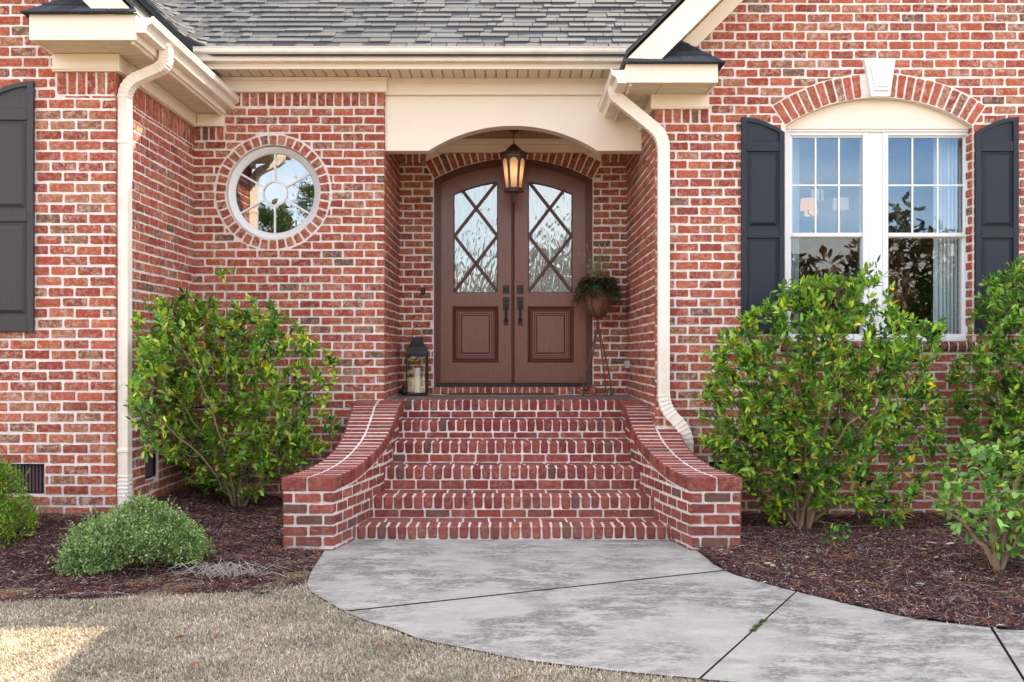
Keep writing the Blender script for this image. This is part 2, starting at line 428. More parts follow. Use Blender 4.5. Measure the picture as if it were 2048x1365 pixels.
def rect(a, b, c, d): return [(a, c), (b, c), (b, d), (a, d)]
def arcpts(cu, cv, r, a0, a1, n=24): return [(cu+r*math.cos(a0+(a1-a0)*i/n), cv+r*math.sin(a0+(a1-a0)*i/n)) for i in range(n+1)]
def seg_arch(x0, x1, zs, rise):            # centre, radius, half angle of a segmental arch
    c = (x1-x0); r = (c*c/8+rise*rise/2)/rise; cu = (x0+x1)/2; cv = zs+rise-r; return cu, cv, r, math.asin(c/2/r)

ZA, ZB, ZC, ZD = 7.571, 9.46, 10.76, 8.60
XL, XPL, XPR = -3.02, -1.217, 1.24
house = empty('brick_house', (0, 9, 0))
tag(house, 'red brick house front with white mortar, cream trim and an arched double door', 'house')
def hp(mb, name, mats, label=None, smooth=False):
    o = mb.build(name, mats, None, label, smooth); return place(o, house)
BM = [M['brick'], M['mortar']]
def FF(Y): return lambda u, v, n=0: (u, Y-n, v)
def FXp(X): return lambda u, v, n=0: (X+n, u, v)     # faces +X, u=Y
def FXm(X): return lambda u, v, n=0: (X-n, u, v)
def mortar(mb, outer, holes, F, reveal=.12):
    mb.mat = 1; mb.col = (1, 1, 1, 1)
    mb.sheet(outer, holes, lambda u, v: F(u, v, 0))
    for h in holes:
        a = [mb.V(F(*p, 0)) for p in h]; b = [mb.V(F(*p, -reveal)) for p in h]
        for i in range(len(h)): mb.F([a[i], a[(i+1) % len(h)], b[(i+1) % len(h)], b[i]])

# wall A: left gable front
F = FF(ZA); mb = MB()
vA = rect(-3.90, PX(89, ZA), .345, .575)
frA0, frA1 = PX(108, ZA), XL
GL = [(-9.2, -.3), (XL, -.3), (XL, 3.98), (-6.1, 7.0), (-9.2, 3.98)]
KA = [[(XL, 4.0), (0, 3.9), (0, 9), (-6.1, 9), (-6.1, 7.02)]]
mortar(mb, GL, [vA], F)
courses(mb, F, -7, XL, .02, 5.2, excl=[vA, rect(PX(112, ZA), 0, 3.378, 3.56)]+KA, ext1=.006, phase=PX(72, ZA))
soldiers(mb, F, PX(115, ZA), XL+.006, 3.385, 3.555)
hp(mb, 'brick_wall', BM)
# left return wall
F = FXp(XL); mb = MB()
vR = rect(8.19, 8.50, .37, .60)
mortar(mb, rect(ZA, ZB, -.3, 3.95), [vR], F)
courses(mb, F, ZA, ZB, -.05, 3.378, excl=[vR], phase=.05, ext0=.006)
soldiers(mb, F, ZA-.006, ZB, 3.385, 3.555)
hp(mb, 'brick_wall', BM)
# wall B with round window
F = FF(ZB); mb = MB()
RWX, RWZ = PX(546, ZB), PZ(385, ZB); RO, RI = .548, .452
mortar(mb, rect(XL, XPL, -.3, 4.3), [circ(RWX, RWZ, RI)], F)
xs = PX(449, ZB)
courses(mb, F, XL, XPL, -.1, 3.905, excl=[circ(RWX, RWZ, RO+.004), rect(-4, xs, 3.432, 4.2), rect(-4, 0, PZ(213, ZB)-.008, 4.2)], phase=.12, ext1=.006)
soldiers(mb, F, xs, XPL+.006, PZ(213, ZB), PZ(186, ZB))
soldiers(mb, F, XL, xs-.008, PZ(281, ZB), PZ(254, ZB))
hp(mb, 'brick_wall', BM)
mb = MB(); ring_bricks(mb, F, RWX, RWZ, RI+.003, RO-.006, 0, 2*math.pi, 38)
hp(mb, 'brick_ring', BM, 'ring of rowlock bricks round the round window')
# porch left wall, right wall
mb = MB(); F = FXp(XPL)
mortar(mb, rect(ZB, ZC, .5, 3.9), [], F); courses(mb, F, ZB, ZC, .969, 3.9, kind='porch', ext0=.006, phase=.03)
hp(mb, 'brick_wall', BM)
mb = MB(); F = FXm(XPR)
mortar(mb, rect(ZD, ZC, -.3, 3.9), [], F); courses(mb, F, ZD, ZC, .0, 3.9, kind='porch', ext0=.006, phase=.07)
hp(mb, 'brick_wall', BM)
# door wall C
F = FF(ZC); mb = MB()
DX0, DX1 = PX(868, ZC), PX(1185, ZC); DZ0 = .969; ZSP, ZAP = PZ(359, ZC), PZ(318, ZC)
cu, cv, cr_, ha = seg_arch(DX0, DX1, ZSP, ZAP-ZSP)
op = [(DX0, 1.05), (DX1, 1.05)]+arcpts(cu, cv, cr_, math.pi/2-ha, math.pi/2+ha)
archK = [(cu+cr_*math.sin(-ha), ZSP), (cu+cr_*math.sin(ha), ZSP)]+arcpts(cu, cv, cr_+.212, math.pi/2-ha, math.pi/2+ha)
mortar(mb, rect(XPL, XPR, .5, 3.9), [op], F)
courses(mb, F, XPL, XPR, .969, 3.47, kind='porch', excl=[rect(DX0-.004, DX1+.004, .9, ZSP+.01), archK], phase=.05)
courses(mb, F, XPL, XPR, 3.9, 3.95, kind='porch')
for a, b in ((XPL, PX(852, ZC)), (PX(1203, ZC), XPR)): soldiers(mb, F, a, b, PZ(333, ZC), 3.64, 'porch')
hp(mb, 'brick_wall', BM)
mb = MB(); ring_bricks(mb, F, cu, cv, cr_+.004, cr_+.207, math.pi/2-ha, math.pi/2+ha, 24, 'porch')
hp(mb, 'brick_arch', BM, 'segmental brick arch over the double door')
# wall D: right gable front with arched window
F = FF(ZD); mb = MB()
WX0, WX1, WZ0 = PX(1571, ZD), PX(1945, ZD), PZ(684, ZD)
WSP, WAP = PZ(252, ZD), PZ(195, ZD)
wcu, wcv, wr, wh = seg_arch(WX0, WX1, WSP, WAP-WSP)
wop = [(WX0, WZ0), (WX1, WZ0)]+arcpts(wcu, wcv, wr, math.pi/2-wh, math.pi/2+wh)
wK = [(WX0, WSP), (WX1, WSP)]+arcpts(wcu, wcv, wr+.205, math.pi/2-wh, math.pi/2+wh)
key = [(PX(1740, ZD), PZ(196, ZD)), (PX(1778, ZD), PZ(196, ZD)), (PX(1789, ZD), PZ(119, ZD)), (PX(1726, ZD), PZ(119, ZD))]
sillK = rect(PX(1555, ZD), PX(1950, ZD), PZ(706, ZD), WZ0+.005)
vD = rect(PX(1418, ZD), PX(1484, ZD), .23, PZ(924, ZD))
mortar(mb, [(XPR, -.3), (7.26, -.3), (7.26, 3.95), (4.25, 6.9), (XPR, 3.95)], [wop, vD], F)
courses(mb, F, XPR, 7.2, -.08, 5.2, frac=.33, ext0=.006, phase=.10,
        excl=[wK, key, rect(WX0-.003, WX1+.003, WZ0-.01, WSP+.01), sillK, vD, rect(0, PX(1419, ZD), 3.395, 3.52), [(XPR, 3.97), (4.25, 6.95), (4.25, 9), (0, 9), (0, 3.97)]])
soldiers(mb, F, XPR-.006, PX(1417, ZD), PZ(247, ZD), PZ(219, ZD))
mb.mat = 1
FR = FXm(WX1-.001)
courses(mb, FR, ZD+.004, ZD+.115, WZ0, WSP-.01, frac=.33, phase=.0, bl=.3)
hp(mb, 'brick_wall', BM)
for q in (-1, 1):
    mb = MB(); ring_bricks(mb, F, wcu, wcv, wr+.004, wr+.20, math.pi/2-wh, math.pi/2+wh, 24, skip=lambda a: abs(wcu+1.6*math.cos(a)-PX(1757, ZD)) < .115 or (wcu+1.6*math.cos(a)-PX(1757, ZD))*q < 0)
    hp(mb, 'brick_arch', BM, ('left' if q < 0 else 'right')+' half of the brick arch over the white double window')
mb = MB(); mb.mat = 0
def kp(y0, y1, s):
    P = key; c = ((P[0][0]+P[2][0])/2, (P[0][1]+P[2][1])/2+.01)
    Q = [(c[0]+(p[0]-c[0])*s, c[1]+(p[1]-c[1])*s) for p in P]
    mb.hexa([(Q[0][0], y0, Q[0][1]), (Q[1][0], y0, Q[1][1]), (Q[1][0], y1, Q[1][1]), (Q[0][0], y1, Q[0][1]), (Q[3][0], y0, Q[3][1]), (Q[2][0], y0, Q[2][1]), (Q[2][0], y1, Q[2][1]), (Q[3][0], y1, Q[3][1])], .006)
kp(ZD-.035, ZD+.02, 1); kp(ZD-.05, ZD-.03, .72); kp(ZD-.058, ZD-.045, .55)
hp(mb, 'keystone', M['white'])
# window sill, rounded rowlock bricks
mb = MB(); n = 22; xa, xb = PX(1558, ZD), PX(1948, ZD)
for i in range(n):
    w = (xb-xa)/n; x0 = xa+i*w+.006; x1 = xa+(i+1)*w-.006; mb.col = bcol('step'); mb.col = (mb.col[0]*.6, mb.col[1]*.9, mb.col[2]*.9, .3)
    zt, zb = WZ0+.003, PZ(704, ZD)
    pr = [(ZD+.1, zt+.004), (ZD-.015, zt), (ZD-.032, zt-.012), (ZD-.04, zt-.04), (ZD-.034, zb+.015), (ZD-.018, zb), (ZD+.02, zb)]
    mb.prism(pr, lambda a, b, x=x0: (x, a, b), lambda a, b, x=x1: (x, a, b))
mb.mat = 1; mb.col = (1, 1, 1, 1)
pr = [(ZD+.1, zt), (ZD-.013, zt-.005), (ZD-.027, zt-.016), (ZD-.034, zt-.04), (ZD-.028, zb+.015), (ZD-.014, zb-.004), (ZD+.02, zb-.004)]
mb.prism(pr, lambda a, b: (xa, a, b), lambda a, b: (xb, a, b))
hp(mb, 'window_sill', BM)

# ---------------------------------------------------------------- vents
def vent(F, r, d=.03):
    mb = MB(); u0, u1, v0, v1 = r[0][0], r[1][0], r[0][1], r[2][1]
    mb.mat = 0
    def bx(a, b, c, e, n0, n1): mb.hexa([F(a, c, n1), F(b, c, n1), F(b, c, n0), F(a, c, n0), F(a, e, n1), F(b, e, n1), F(b, e, n0), F(a, e, n0)], .002)
    w = .012
    bx(u0, u1, v0, v0+w, -.08, -.02); bx(u0, u1, v1-w, v1, -.08, -.02); bx(u0, u0+w, v0+w, v1-w, -.08, -.02); bx(u1-w, u1, v0+w, v1-w, -.08, -.02)
    bx(u0, u1, v0, v1, -.11, -.10)
    o = hp(mb, 'foundation_vent', M['metal']); mb = MB(); n = 12
    for i in range(n):
        a = u0+w+(u1-u0-2*w)*(i+.25)/n; bx(a, a+.55*(u1-u0)/n, v0+w, v1-w, -.09, -.04)
    q = mb.build('louver', M['louver']); q.parent = o
M['louver'] = m_paint('louver', (.10, .06, .065), .5, .3, 30)
vent(FF(ZA), vA); vent(FXp(XL), vR); vent(FF(ZD), vD)

# ---------------------------------------------------------------- trim
def boxpart(name, mat, *boxes, b=.003, label=None):
    mb = MB()
    for q in boxes: mb.box(*q, b=b)
    return hp(mb, name, mat, label)
zs = PZ(154, ZB-.04)           # centre soffit height
YE = 9.15                      # centre fascia
# frieze boards
boxpart('frieze_board', M['cream'], (PX(430, ZB), XPL+.03, ZB-.035, ZB-.001, PZ(185, ZB-.03), zs-.002), (PX(430, ZB), XPL+.035, ZB-.045, ZB-.03, PZ(184, ZB-.03), PZ(180, ZB-.03)),
        (PX(430, ZB), XPL+.04, ZB-.055, ZB-.03, zs-.035, zs-.003))
ZP = 9.50
boxpart('frieze_board', M['cream'], (XPL+.005, XPR-.002, ZP-.03, ZP+.15, PZ(191, ZP), zs+.03), (XPL+.006, XPR-.003, ZP-.04, ZP-.028, PZ(192, ZP), PZ(188, ZP)), (XPL+.006, XPR-.003, ZP-.04, ZP-.028, zs-.05, zs))
# arched porch beam
pz = PZ(302, ZP); az = PZ(252, ZP); bx0, bx1 = PX(857, ZP), PX(1195, ZP)
c2, v2, r2, h2 = seg_arch(bx0, bx1, pz, az-pz)
poly = [(XPL+.004, PZ(191, ZP)), (XPL+.004, pz)]+arcpts(c2, v2, r2, math.pi/2+h2, math.pi/2-h2, 36)+[(XPR-.003, pz), (XPR-.003, PZ(191, ZP))]
mb = MB(); mb.prism(poly, lambda a, b: (a, ZP, b), lambda a, b: (a, ZP+.16, b)); hp(mb, 'porch_beam', M['cream'], 'cream beam cut to a shallow arch over the porch')
# porch ceiling & inner frieze
CZ = PZ(278, ZC-.06)
mb = MB(); x = XPL
while x < XPR:
    mb.box(x+.003, min(x+.079, XPR), ZP+.16, ZC, CZ, CZ+.02, b=.004); x += .0825
mb.box(XPL, XPR, ZP+.16, ZC, CZ+.018, CZ+.05, 0)
hp(mb, 'porch_ceiling', M['ceiling'])
boxpart('frieze_board', M['cream'], (XPL+.002, XPR-.002, ZC-.05, ZC-.002, PZ(305, ZC-.05), CZ-.002), (XPL+.003, XPR-.003, ZC-.062, ZC-.048, PZ(293, ZC-.06), PZ(290, ZC-.06)), (XPL+.003, XPR-.003, ZC-.075, ZC-.048, CZ-.045, CZ-.001))
# soffit boards
def soffit(x0, x1, y0, y1, z, along='Y', pitch=.1):
    mb = MB()
    a0, a1 = (x0, x1) if along == 'Y' else (y0, y1); a = a0
    while a < a1-.01:
        b = min(a+pitch, a1)
        if along == 'Y': mb.box(a+.004, b-.004, y0, y1, z, z+.03, b=.007)
        else: mb.box(x0, x1, a+.004, b-.004, z, z+.03, b=.007)
        a += pitch
    mb.box(x0, x1, y0, y1, z+.028, z+.04, b=0)
    return hp(mb, 'soffit', M['soffit'])
soffit(-2.75, XPR+.3, YE, ZB+.2, zs, 'Y', .1)
# centre fascia and gutter
boxpart('fascia', M['cream'], (-2.85, 1.22, YE-.022, YE, zs-.01, zs+.14))
GP = [(0, .11), (0, 0), (.068, 0), (.074, .012), (.076, .03), (.085, .05), (.102, .062), (.116, .07), (.122, .085), (.122, .112), (.128, .113), (.128, .12), (.112, .12), (.112, .11)]
def gutter(p0, p1, out, z, label=None):
    mb = MB(); p0 = Vector(p0); p1 = Vector(p1); out = Vector(out)
    f = lambda P: (lambda a, b: tuple(Vector((P.x, P.y, 0))+out*a+Vector((0, 0, z+b*.95))))
    mb.prism(GP, f(p0), f(p1))
    d = (p1-p0).normalized()
    for P, s in ((p0, -1), (p1, 1)): mb.prism([(a*1.04-.002, b*1.03-.003) for a, b in GP], f(P), f(P+d*s*.012))
    o = hp(mb, 'gutter', M['gutter'], label)
GZ = PZ(120, 9.02)
gutter((PX(392, 9.05), YE-.023, 0), (1.13, YE-.023, 0), (0, -1, 0), GZ)
# left gable eave
zl = PZ(107, ZA-.03); YL = PZ and 7.19
LX0, LX1 = PX(58, YL), PX(273, YL); LT = PZ(29, YL)
boxpart('fascia', M['cream'], (LX0, LX1, YL, YL+.022, zl-.01, LT), (LX0, LX0+.022, YL+.023, ZA-.001, zl-.01, LT), (LX1-.024, LX1-.002, YL+.023, ZB-.002, zl-.012, LT+.02), (LX1-.05, LX1-.026, YL+.03, ZB-.002, zl-.03, zl+.02))
soffit(LX0+.02, XL+.0, YL+.022, ZA-.001, zl, 'X', .085)
soffit(XL+.001, LX1-.05, YL+.022, ZB-.003, zl, 'X', .085)
boxpart('frieze_board', M['cream'], (frA0, XL+.045, ZA-.035, ZA-.001, PZ(143, ZA-.03), zl-.003), (frA0-.005, XL+.05, ZA-.045, ZA-.033, PZ(142, ZA), PZ(138, ZA)), (XL+.001, XL+.035, ZA, ZB-.04, PZ(143, ZA-.03), zl-.004),
        (XL+.035, XL+.05, ZA, ZB-.06, PZ(142, ZA-.03), PZ(138, ZA-.03)), (XL+.036, PX(449, ZB), ZB-.04, ZB-.001, PZ(253, ZB-.03), zl-.005))
gutter((LX1-.002, YL-.003, 0), (LX1-.002, ZB-.02, 0), (1, 0, 0), PZ(66, YL))
# right gable eave
zr = PZ(188, ZD-.03); YR = 8.18
RX0, RX1 = PX(1252, YR), PX(1436, YR); RT = PZ(128, YR)
boxpart('fascia', M['cream'], (RX0, RX1, YR, YR+.022, zr-.01, RT), (RX1-.022, RX1, YR+.023, ZD-.001, zr-.01, RT), (RX0+.002, RX0+.024, YR+.023, 9.49, zr-.012, RT+.02), (RX0+.026, RX0+.05, YR+.03, 9.49, zr-.03, zr+.02))
soffit(RX0+.05, XPR-.001, YR+.022, 9.49, zr, 'X', .085)
soffit(XPR, RX1-.02, YR+.022, ZD-.001, zr, 'X', .085)
boxpart('frieze_board', M['cream'], (XPR-.045, PX(1417, ZD), ZD-.035, ZD-.001, PZ(218, ZD-.03), zr-.003), (XPR-.05, PX(1418, ZD), ZD-.045, ZD-.033, PZ(217, ZD), PZ(213, ZD)), (XPR-.035, XPR-.001, ZD, 9.49, PZ(218, ZD-.03), zr-.004))
gutter((RX0+.002, YR-.003, 0), (RX0+.002, 9.40, 0), (-1, 0, 0), PZ(167, YR))
# rake boards (slope 1:1) on both gables
def rake(X0, z0, sgn, apx, Y0, Yw):
    za = z0+(apx-X0)*sgn
    w = .262
    mb = MB()
    poly = [(X0-sgn*.03, z0-.035), (X0+sgn*(w-.02), z0-.045), (apx, za-w), (apx, za)]
    mb.prism(poly, lambda a, b: (a, Y0, b), lambda a, b: (a, Y0+.03, b))
    X2 = 2*apx-X0
    poly = [(X2, z0), (X2-sgn*w, z0-.012), (apx, za-w), (apx, za)]
    mb.prism(poly, lambda a, b: (a, Y0, b), lambda a, b: (a, Y0+.03, b))
    hp(mb, 'rake_board', M['cream'])
    mb = MB()
    a0 = X0+sgn*(w-.02)
    for q in (0, .13, .26):
        y0 = Y0+.031+q; y1 = min(y0+.128, Yw)
        for (xa_, xb_, s2) in ((a0, apx, 1), (2*apx-a0, apx, 1)):
            z1 = z0; z2 = za-w
            mb.hexa([(xa_, y0, z1), (xb_, y0, z2), (xb_, y1, z2), (xa_, y1, z1), (xa_, y0, z1+.02), (xb_, y0, z2+.02), (xb_, y1, z2+.02), (xa_, y1, z1+.02)], .004)
    hp(mb, 'soffit', M['soffit'])
    mb = MB()
    f0 = X0+sgn*.45
    poly = [(f0, z0+.19), (f0+sgn*.16, z0+.18), (apx, za-w-.16), (apx, za-w+.0)]
    mb.prism(poly, lambda a, b: (a, Yw-.03, b), lambda a, b: (a, Yw-.001, b))
    poly = [(2*apx-a, b) for a, b in poly]
    mb.prism(poly, lambda a, b: (a, Yw-.03, b), lambda a, b: (a, Yw-.001, b))
    hp(mb, 'rake_frieze', M['cream'])
rake(PX(1263, YR), PZ(108, YR), 1, 4.25, YR, ZD)
rake(PX(262, YL), PZ(18, YL), -1, -6.1, YL, ZA)

# ---------------------------------------------------------------- roofs
def tab(mb, P, c, r0=.009, th=.006):      # P: 4 pts low0,low1,hi1,hi0 ; normal raised
    P = [Vector(p) for p in P]; nrm = (P[1]-P[0]).cross(P[3]-P[0]).normalized()
    if nrm.z < 0: nrm = -nrm
    mb.col = (*c, 1)
    t = [P[0]+nrm*(r0), P[1]+nrm*(r0), P[2]+nrm*.002, P[3]+nrm*.002]; b = [P[0]-nrm*.001, P[1]-nrm*.001, P[2]-nrm*.002, P[3]-nrm*.002]
    ti = [mb.V(p) for p in t]; bi = [mb.V(p) for p in b]
    mb.F(ti); mb.F([bi[0], bi[1], ti[1], ti[0]]); mb.F([bi[1], bi[2], ti[2], ti[1]]); mb.F([bi[3], bi[0], ti[0], ti[3]])
TH = R(36.3)
def zleft(u): return 3.925+(-2.63-u)
def Sc(u, s):
    y = 9.03+s*math.cos(TH); z = 4.178+s*math.sin(TH); d = zleft(u); k = .22
    h = max(0, min(1, .5+.5*(d-z)/k)); zz = z*(1-h)+d*h+k*h*(1-h)
    return (u, y, zz)
mb = MB(); ex = .145
for j in range(int(7.4/ex)):
    s0 = j*ex; s1 = s0+ex+.03; u = -6.0+rng.uniform(0, .2)
    hi = 4.6
    while u < hi:
        w = rng.choice([.09, .13, .16, .2, .24, .3])*rng.uniform(.85, 1.15) if j < 14 else .5
        if u < -2.5: w = min(w, .09)
        k = rng.uniform(.92, 1.08); c = rng.choice([(.092, .095, .102), (.110, .113, .120), (.122, .124, .130), (.101, .104, .111)]); c = tuple(q*k for q in c)
        r0 = rng.choice([.008, .018, .020])+rng.uniform(0, .004); js = rng.uniform(-.004, .004)
        if u+w < .95+(j*ex*.59)+2.3 and zleft(u) < 4.178+(s0+.07)*math.sin(TH)+.75:
            tab(mb, [Sc(u+.003, s0+js), Sc(u+w-.003, s0+js), Sc(u+w-.003, s1), Sc(u+.003, s1)], c, r0)
        u += w
# solid deck below the shingles
mb.col = (.05, .05, .055, 1)
gu = [-6+i*.15 for i in range(72)]; gs = [0+i*.5 for i in range(16)]
skirt = [mb.V(tuple(Vector(Sc(a, 0))-Vector((0, 0, .07)))) for a in gu]
ids = [[mb.V(tuple(Vector(Sc(a, b))-Vector((0, 0, .01)))) for a in gu] for b in gs]
for j in range(len(gu)-1): mb.F([skirt[j], skirt[j+1], ids[0][j+1], ids[0][j]])
for i in range(len(gs)-1):
    for j in range(len(gu)-1): mb.F([ids[i][j], ids[i][j+1], ids[i+1][j+1], ids[i+1][j]])
hp(mb, 'roof', M['shingle'], 'grey asphalt shingle roof above the porch')
# gable roofs
def gable_roof(xe, ze, apx, sgn, y0, y1):
    za = ze+abs(apx-xe); x2 = 2*apx-xe; mb = MB(); mb.col = (.12, .125, .14, 1)
    for a in (xe, x2):
        mb.hexa([(a, y0, ze), (apx, y0, za), (apx, y1, za), (a, y1, ze), (a, y0, ze+.022), (apx, y0, za+.022), (apx, y1, za+.022), (a, y1, ze+.022)], .003)
        for j in range(28):
            t0 = j/28.; t1 = (j+1.15)/28.; y = y0-.01
            while y < y1:
                w = rng.uniform(.3, .5); k = rng.uniform(.8, 1.2)
                L = lambda t, yy: (a+(apx-a)*min(t, 1), min(yy, y1), ze+.024+(za-ze)*min(t, 1))
                tab(mb, [L(t0, y), L(t0, y+w-.004), L(t1, y+w-.004), L(t1, y)], (.09*k, .093*k, .10*k)); y += w
    hp(mb, 'roof', M['shingle'], 'dark shingled gable roof beside the porch')
gable_roof(PX(1254, YR), PZ(108, YR)-.005, 4.25, 1, YR-.025, 16)
gable_roof(PX(271, YL), PZ(18, YL)-.01, -6.1, -1, YL-.025, 16)
# upper gable walls, side and rear walls, so the house is closed
mb = MB(); mb.mat = 1
mb.col = (1, 1, 1, 1)
for X, y0 in ((7.2, ZD), (-9.2, ZA)): mb.box(X-.05, X+.05, y0, 15.9, -.3, 3.9, b=0)
mb.box(-9.2, 7.2, 15.8, 15.9, -.3, 3.9, b=0)
hp(mb, 'brick_wall', BM)
# cornice return roofs
def cornice(FL, FR_, AL, AR, BR_, name='cornice_roof', label=None):
    mb = MB(); FL, FR_, AL, AR, BR_ = map(Vector, (FL, FR_, AL, AR, BR_))
    mb.col = (.045, .05, .062, 1)
    a = [mb.V(p) for p in (FL, FR_, AR, AL)]; mb.F(a)
    i = mb.V(FR_); j = mb.V(BR_); k = mb.V(AR); mb.F([i, j, k])
    a = [mb.V(p-Vector((0, 0, .012))) for p in (FL, FR_, BR_, Vector((FL.x, BR_.y, FL.z)))]; mb.F(a)
    for (A, B, C, D, nc) in ((FL, FR_, AR, AL, 4), (FR_, BR_, AR, AR, 4)):
        L = (B-A).length
        for r in range(nc):
            t0 = r/nc; t1 = min((r+1.12)/nc, 1); n = max(1, int(L*(1-t0*.7)/.13)); off = rng.uniform(0, .5)/n
            for q in range(n+1):
                u0 = max(0, (q-.5)/n+off*.5); u1 = min(1, (q+.5)/n+off*.5)
                if u1-u0 < .02: continue
                def bl(u, t): return A.lerp(B, u).lerp(D.lerp(C, u), t)
                kk = rng.uniform(.75, 1.3)
                tab(mb, [bl(u0+.004, t0-(.05 if r == 0 else 0)), bl(u1-.004, t0-(.05 if r == 0 else 0)), bl(u1-.004, t1), bl(u0+.004, t1)], (.05*kk, .055*kk, .068*kk), .010)
    return hp(mb, name, M['shingle'], label)
yq = YR-.03
cornice((PX(1247, yq), yq, RT+.012), (PX(1446, yq), yq, RT+.012), (1.15, ZD-.005, 4.10), (PX(1357, ZD), ZD-.005, PZ(80, ZD)), (PX(1446, yq), ZD-.003, RT+.012), label='small dark shingled roof on the eave end')
yq = YL-.03
cornice((PX(273, yq), yq, LT+.012), (PX(48, yq), yq, LT+.012), (-2.95, ZA-.005, 4.17), (-3.18, ZA-.005, 4.19), (PX(48, yq), ZA-.003, LT+.012), label='small dark shingled roof on the eave end')

# ---------------------------------------------------------------- downspouts
def downspout(path, w=.078, d=.062, elbows=(), up=(0, 1, 0)):
    mb = MB(); pts = [Vector(p) for p in path]
    dense = []; rib = []
    # round the corners with small arcs
    P = [pts[0]]; flag = [0]
    for i in range(1, len(pts)-1):
        a, b, c = pts[i-1], pts[i], pts[i+1]; r = min(.12, (a-b).length*.45, (c-b).length*.45)
        p0 = b+(a-b).normalized()*r; p1 = b+(c-b).normalized()*r
        for k in range(13):
            t = k/12; q = p0*(1-t)**2+b*2*t*(1-t)+p1*t*t; P.append(q); flag.append(1 if k % 2 else -1)
    P.append(pts[-1]); flag.append(0)
    prof = []
    fl = 7
    for i in range(fl*2+1): prof.append((-w/2+w*i/(fl*2), -d/2+(.0022 if i % 2 else 0)))
    prof += [(w/2, d/2), (-w/2, d/2)]
    rings = []
    upv = Vector(up)
    for i, p in enumerate(P):
        t = (P[min(i+1, len(P)-1)]-P[max(i-1, 0)]).normalized()
        back = (upv-t*upv.dot(t)).normalized(); side = t.cross(back).normalized()
        if side.x < 0: side = -side
        s = 1+.045*flag[i]
        rings.append([mb.V(p+side*a*s+back*b*s) for a, b in prof])
    for A, B in zip(rings, rings[1:]):
        k = len(A)
        for j in range(k): mb.F([A[j], A[(j+1) % k], B[(j+1) % k], B[j]])
    mb.F(rings[0]); mb.F(rings[-1])
    o = hp(mb, 'downspout', M['pipe']); return o
xg = -2.655; yl = 7.64; xp = XL+.05
ds = downspout([(xg, yl, PZ(64, YL)+.02), (xg, yl, 3.62), (xp, yl, 3.48), (xp, yl, .40), (xp, yl, .2)], .078, .10)
for zq in (3.02, .66):
    mb = MB(); mb.box(XL+.006, xp+.043, yl-.055, yl+.053, zq, zq+.03, b=.002); q = mb.build('strap', M['pipe']); q.parent = ds
ds2 = downspout([(PX(1228, 8.5), 8.5, PZ(160, 8.3)), (PX(1228, 8.5), 8.5, PZ(192, 8.5)), (PX(1327, 8.53), 8.54, PZ(272, 8.53)), (PX(1327, 8.53), 8.54, PZ(815, 8.53)), (PX(1373, 8.5), 8.50, PZ(862, 8.5)), (PX(1375, 8.5), 8.50, .25)], .104, .078)

# ---------------------------------------------------------------- shutters
def shutter(x0, x1, z0, z1, Y, high_right, drop, sm_='shutter'):
    o = MB(); n = 14
    def top(x):
        t = (x-x0)/(x1-x0); t = t if high_right else 1-t
        return z1-drop*(1-math.sin(math.acos(1-t)) if t < 1 else 0)
    def top(x):
        t = (x-x0)/(x1-x0); t = 1-t if high_right else t     # 0 at high side
        return z1-drop*t*t
    w = .045; Yf = Y-.028
    # back plate
    poly = [(x0, z0), (x1, z0)]+[(x1-(x1-x0)*i/n, top(x1-(x1-x0)*i/n)) for i in range(n+1)]
    o.prism(poly, lambda a, b: (a, Y-.010, b), lambda a, b: (a, Y, b))
    zm = z0+(z1-z0)*.463; zt = z1-drop-.075
    ra, rb = (.055, .055)
    def slab(x_0, x_1, z_0, z_1, y=Yf): o.box(x_0, x_1, y, Y-.009, z_0, z_1, b=.004)
    sl_, sr_ = x0+w, x1-w
    # stiles as prisms following the top
    for a, b in ((x0, sl_), (sr_, x1)):
        o.prism([(a, z0), (b, z0), (b, top(b)-.0), (a, top(a)-.0)], lambda p, q: (p, Yf, q), lambda p, q: (p, Y-.009, q))
    slab(sl_, sr_, z0, z0+.12, Yf+.001); slab(sl_, sr_, zm-.045, zm+.045, Yf+.001); slab(sl_, sr_, zt-.09, zt, Yf+.001)
    m = 10
    for i in range(m):
        a = sl_+(sr_-sl_)*i/m; b = sl_+(sr_-sl_)*(i+1)/m
        o.hexa([(a, Yf+.001, top(a)-.035), (b, Yf+.001, top(b)-.035), (b, Y-.009, top(b)-.035), (a, Y-.009, top(a)-.035), (a, Yf+.001, top(a)), (b, Yf+.001, top(b)), (b, Y-.009, top(b)), (a, Y-.009, top(a))], 0)
    for zz in (z0+.06, zm, zt-.045, (z1-.05)):
        for xx in (x0+w*.5, x1-w*.5):
            if zz < top(xx)-.02: o.lathe([(.007, 0), (.007, .001), (.004, .002)], (xx, Yf, zz), 8)
    s = hp(o, 'shutter', M[sm_])
    for a, b in ((z0+.12, zm-.045), (zm+.045, zt-.09)):
        p = MB(); g = .018
        c = [(sl_+g, a+g), (sr_-g, a+g), (sr_-g, b-g), (sl_+g, b-g)]; e = .028
        d = [(sl_+g+e, a+g+e), (sr_-g-e, a+g+e), (sr_-g-e, b-g-e), (sl_+g+e, b-g-e)]
        A = [p.V((u, Y-.0105, v)) for u, v in c]; B = [p.V((u, Y-.026, v)) for u, v in d]
        for i in range(4): p.F([A[i], A[(i+1) % 4], B[(i+1) % 4], B[i]])
        p.F(B); q = p.build('raised_panel', M[sm_]); q.parent = s
    return s
YS = ZA-.012
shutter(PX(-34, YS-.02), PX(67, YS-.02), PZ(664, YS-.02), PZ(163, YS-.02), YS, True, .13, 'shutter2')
YS = ZD-.012
shutter(PX(1483, YS-.02), PX(1569, YS-.02), PZ(666, YS-.02), PZ(235, YS-.02), YS, False, .13)
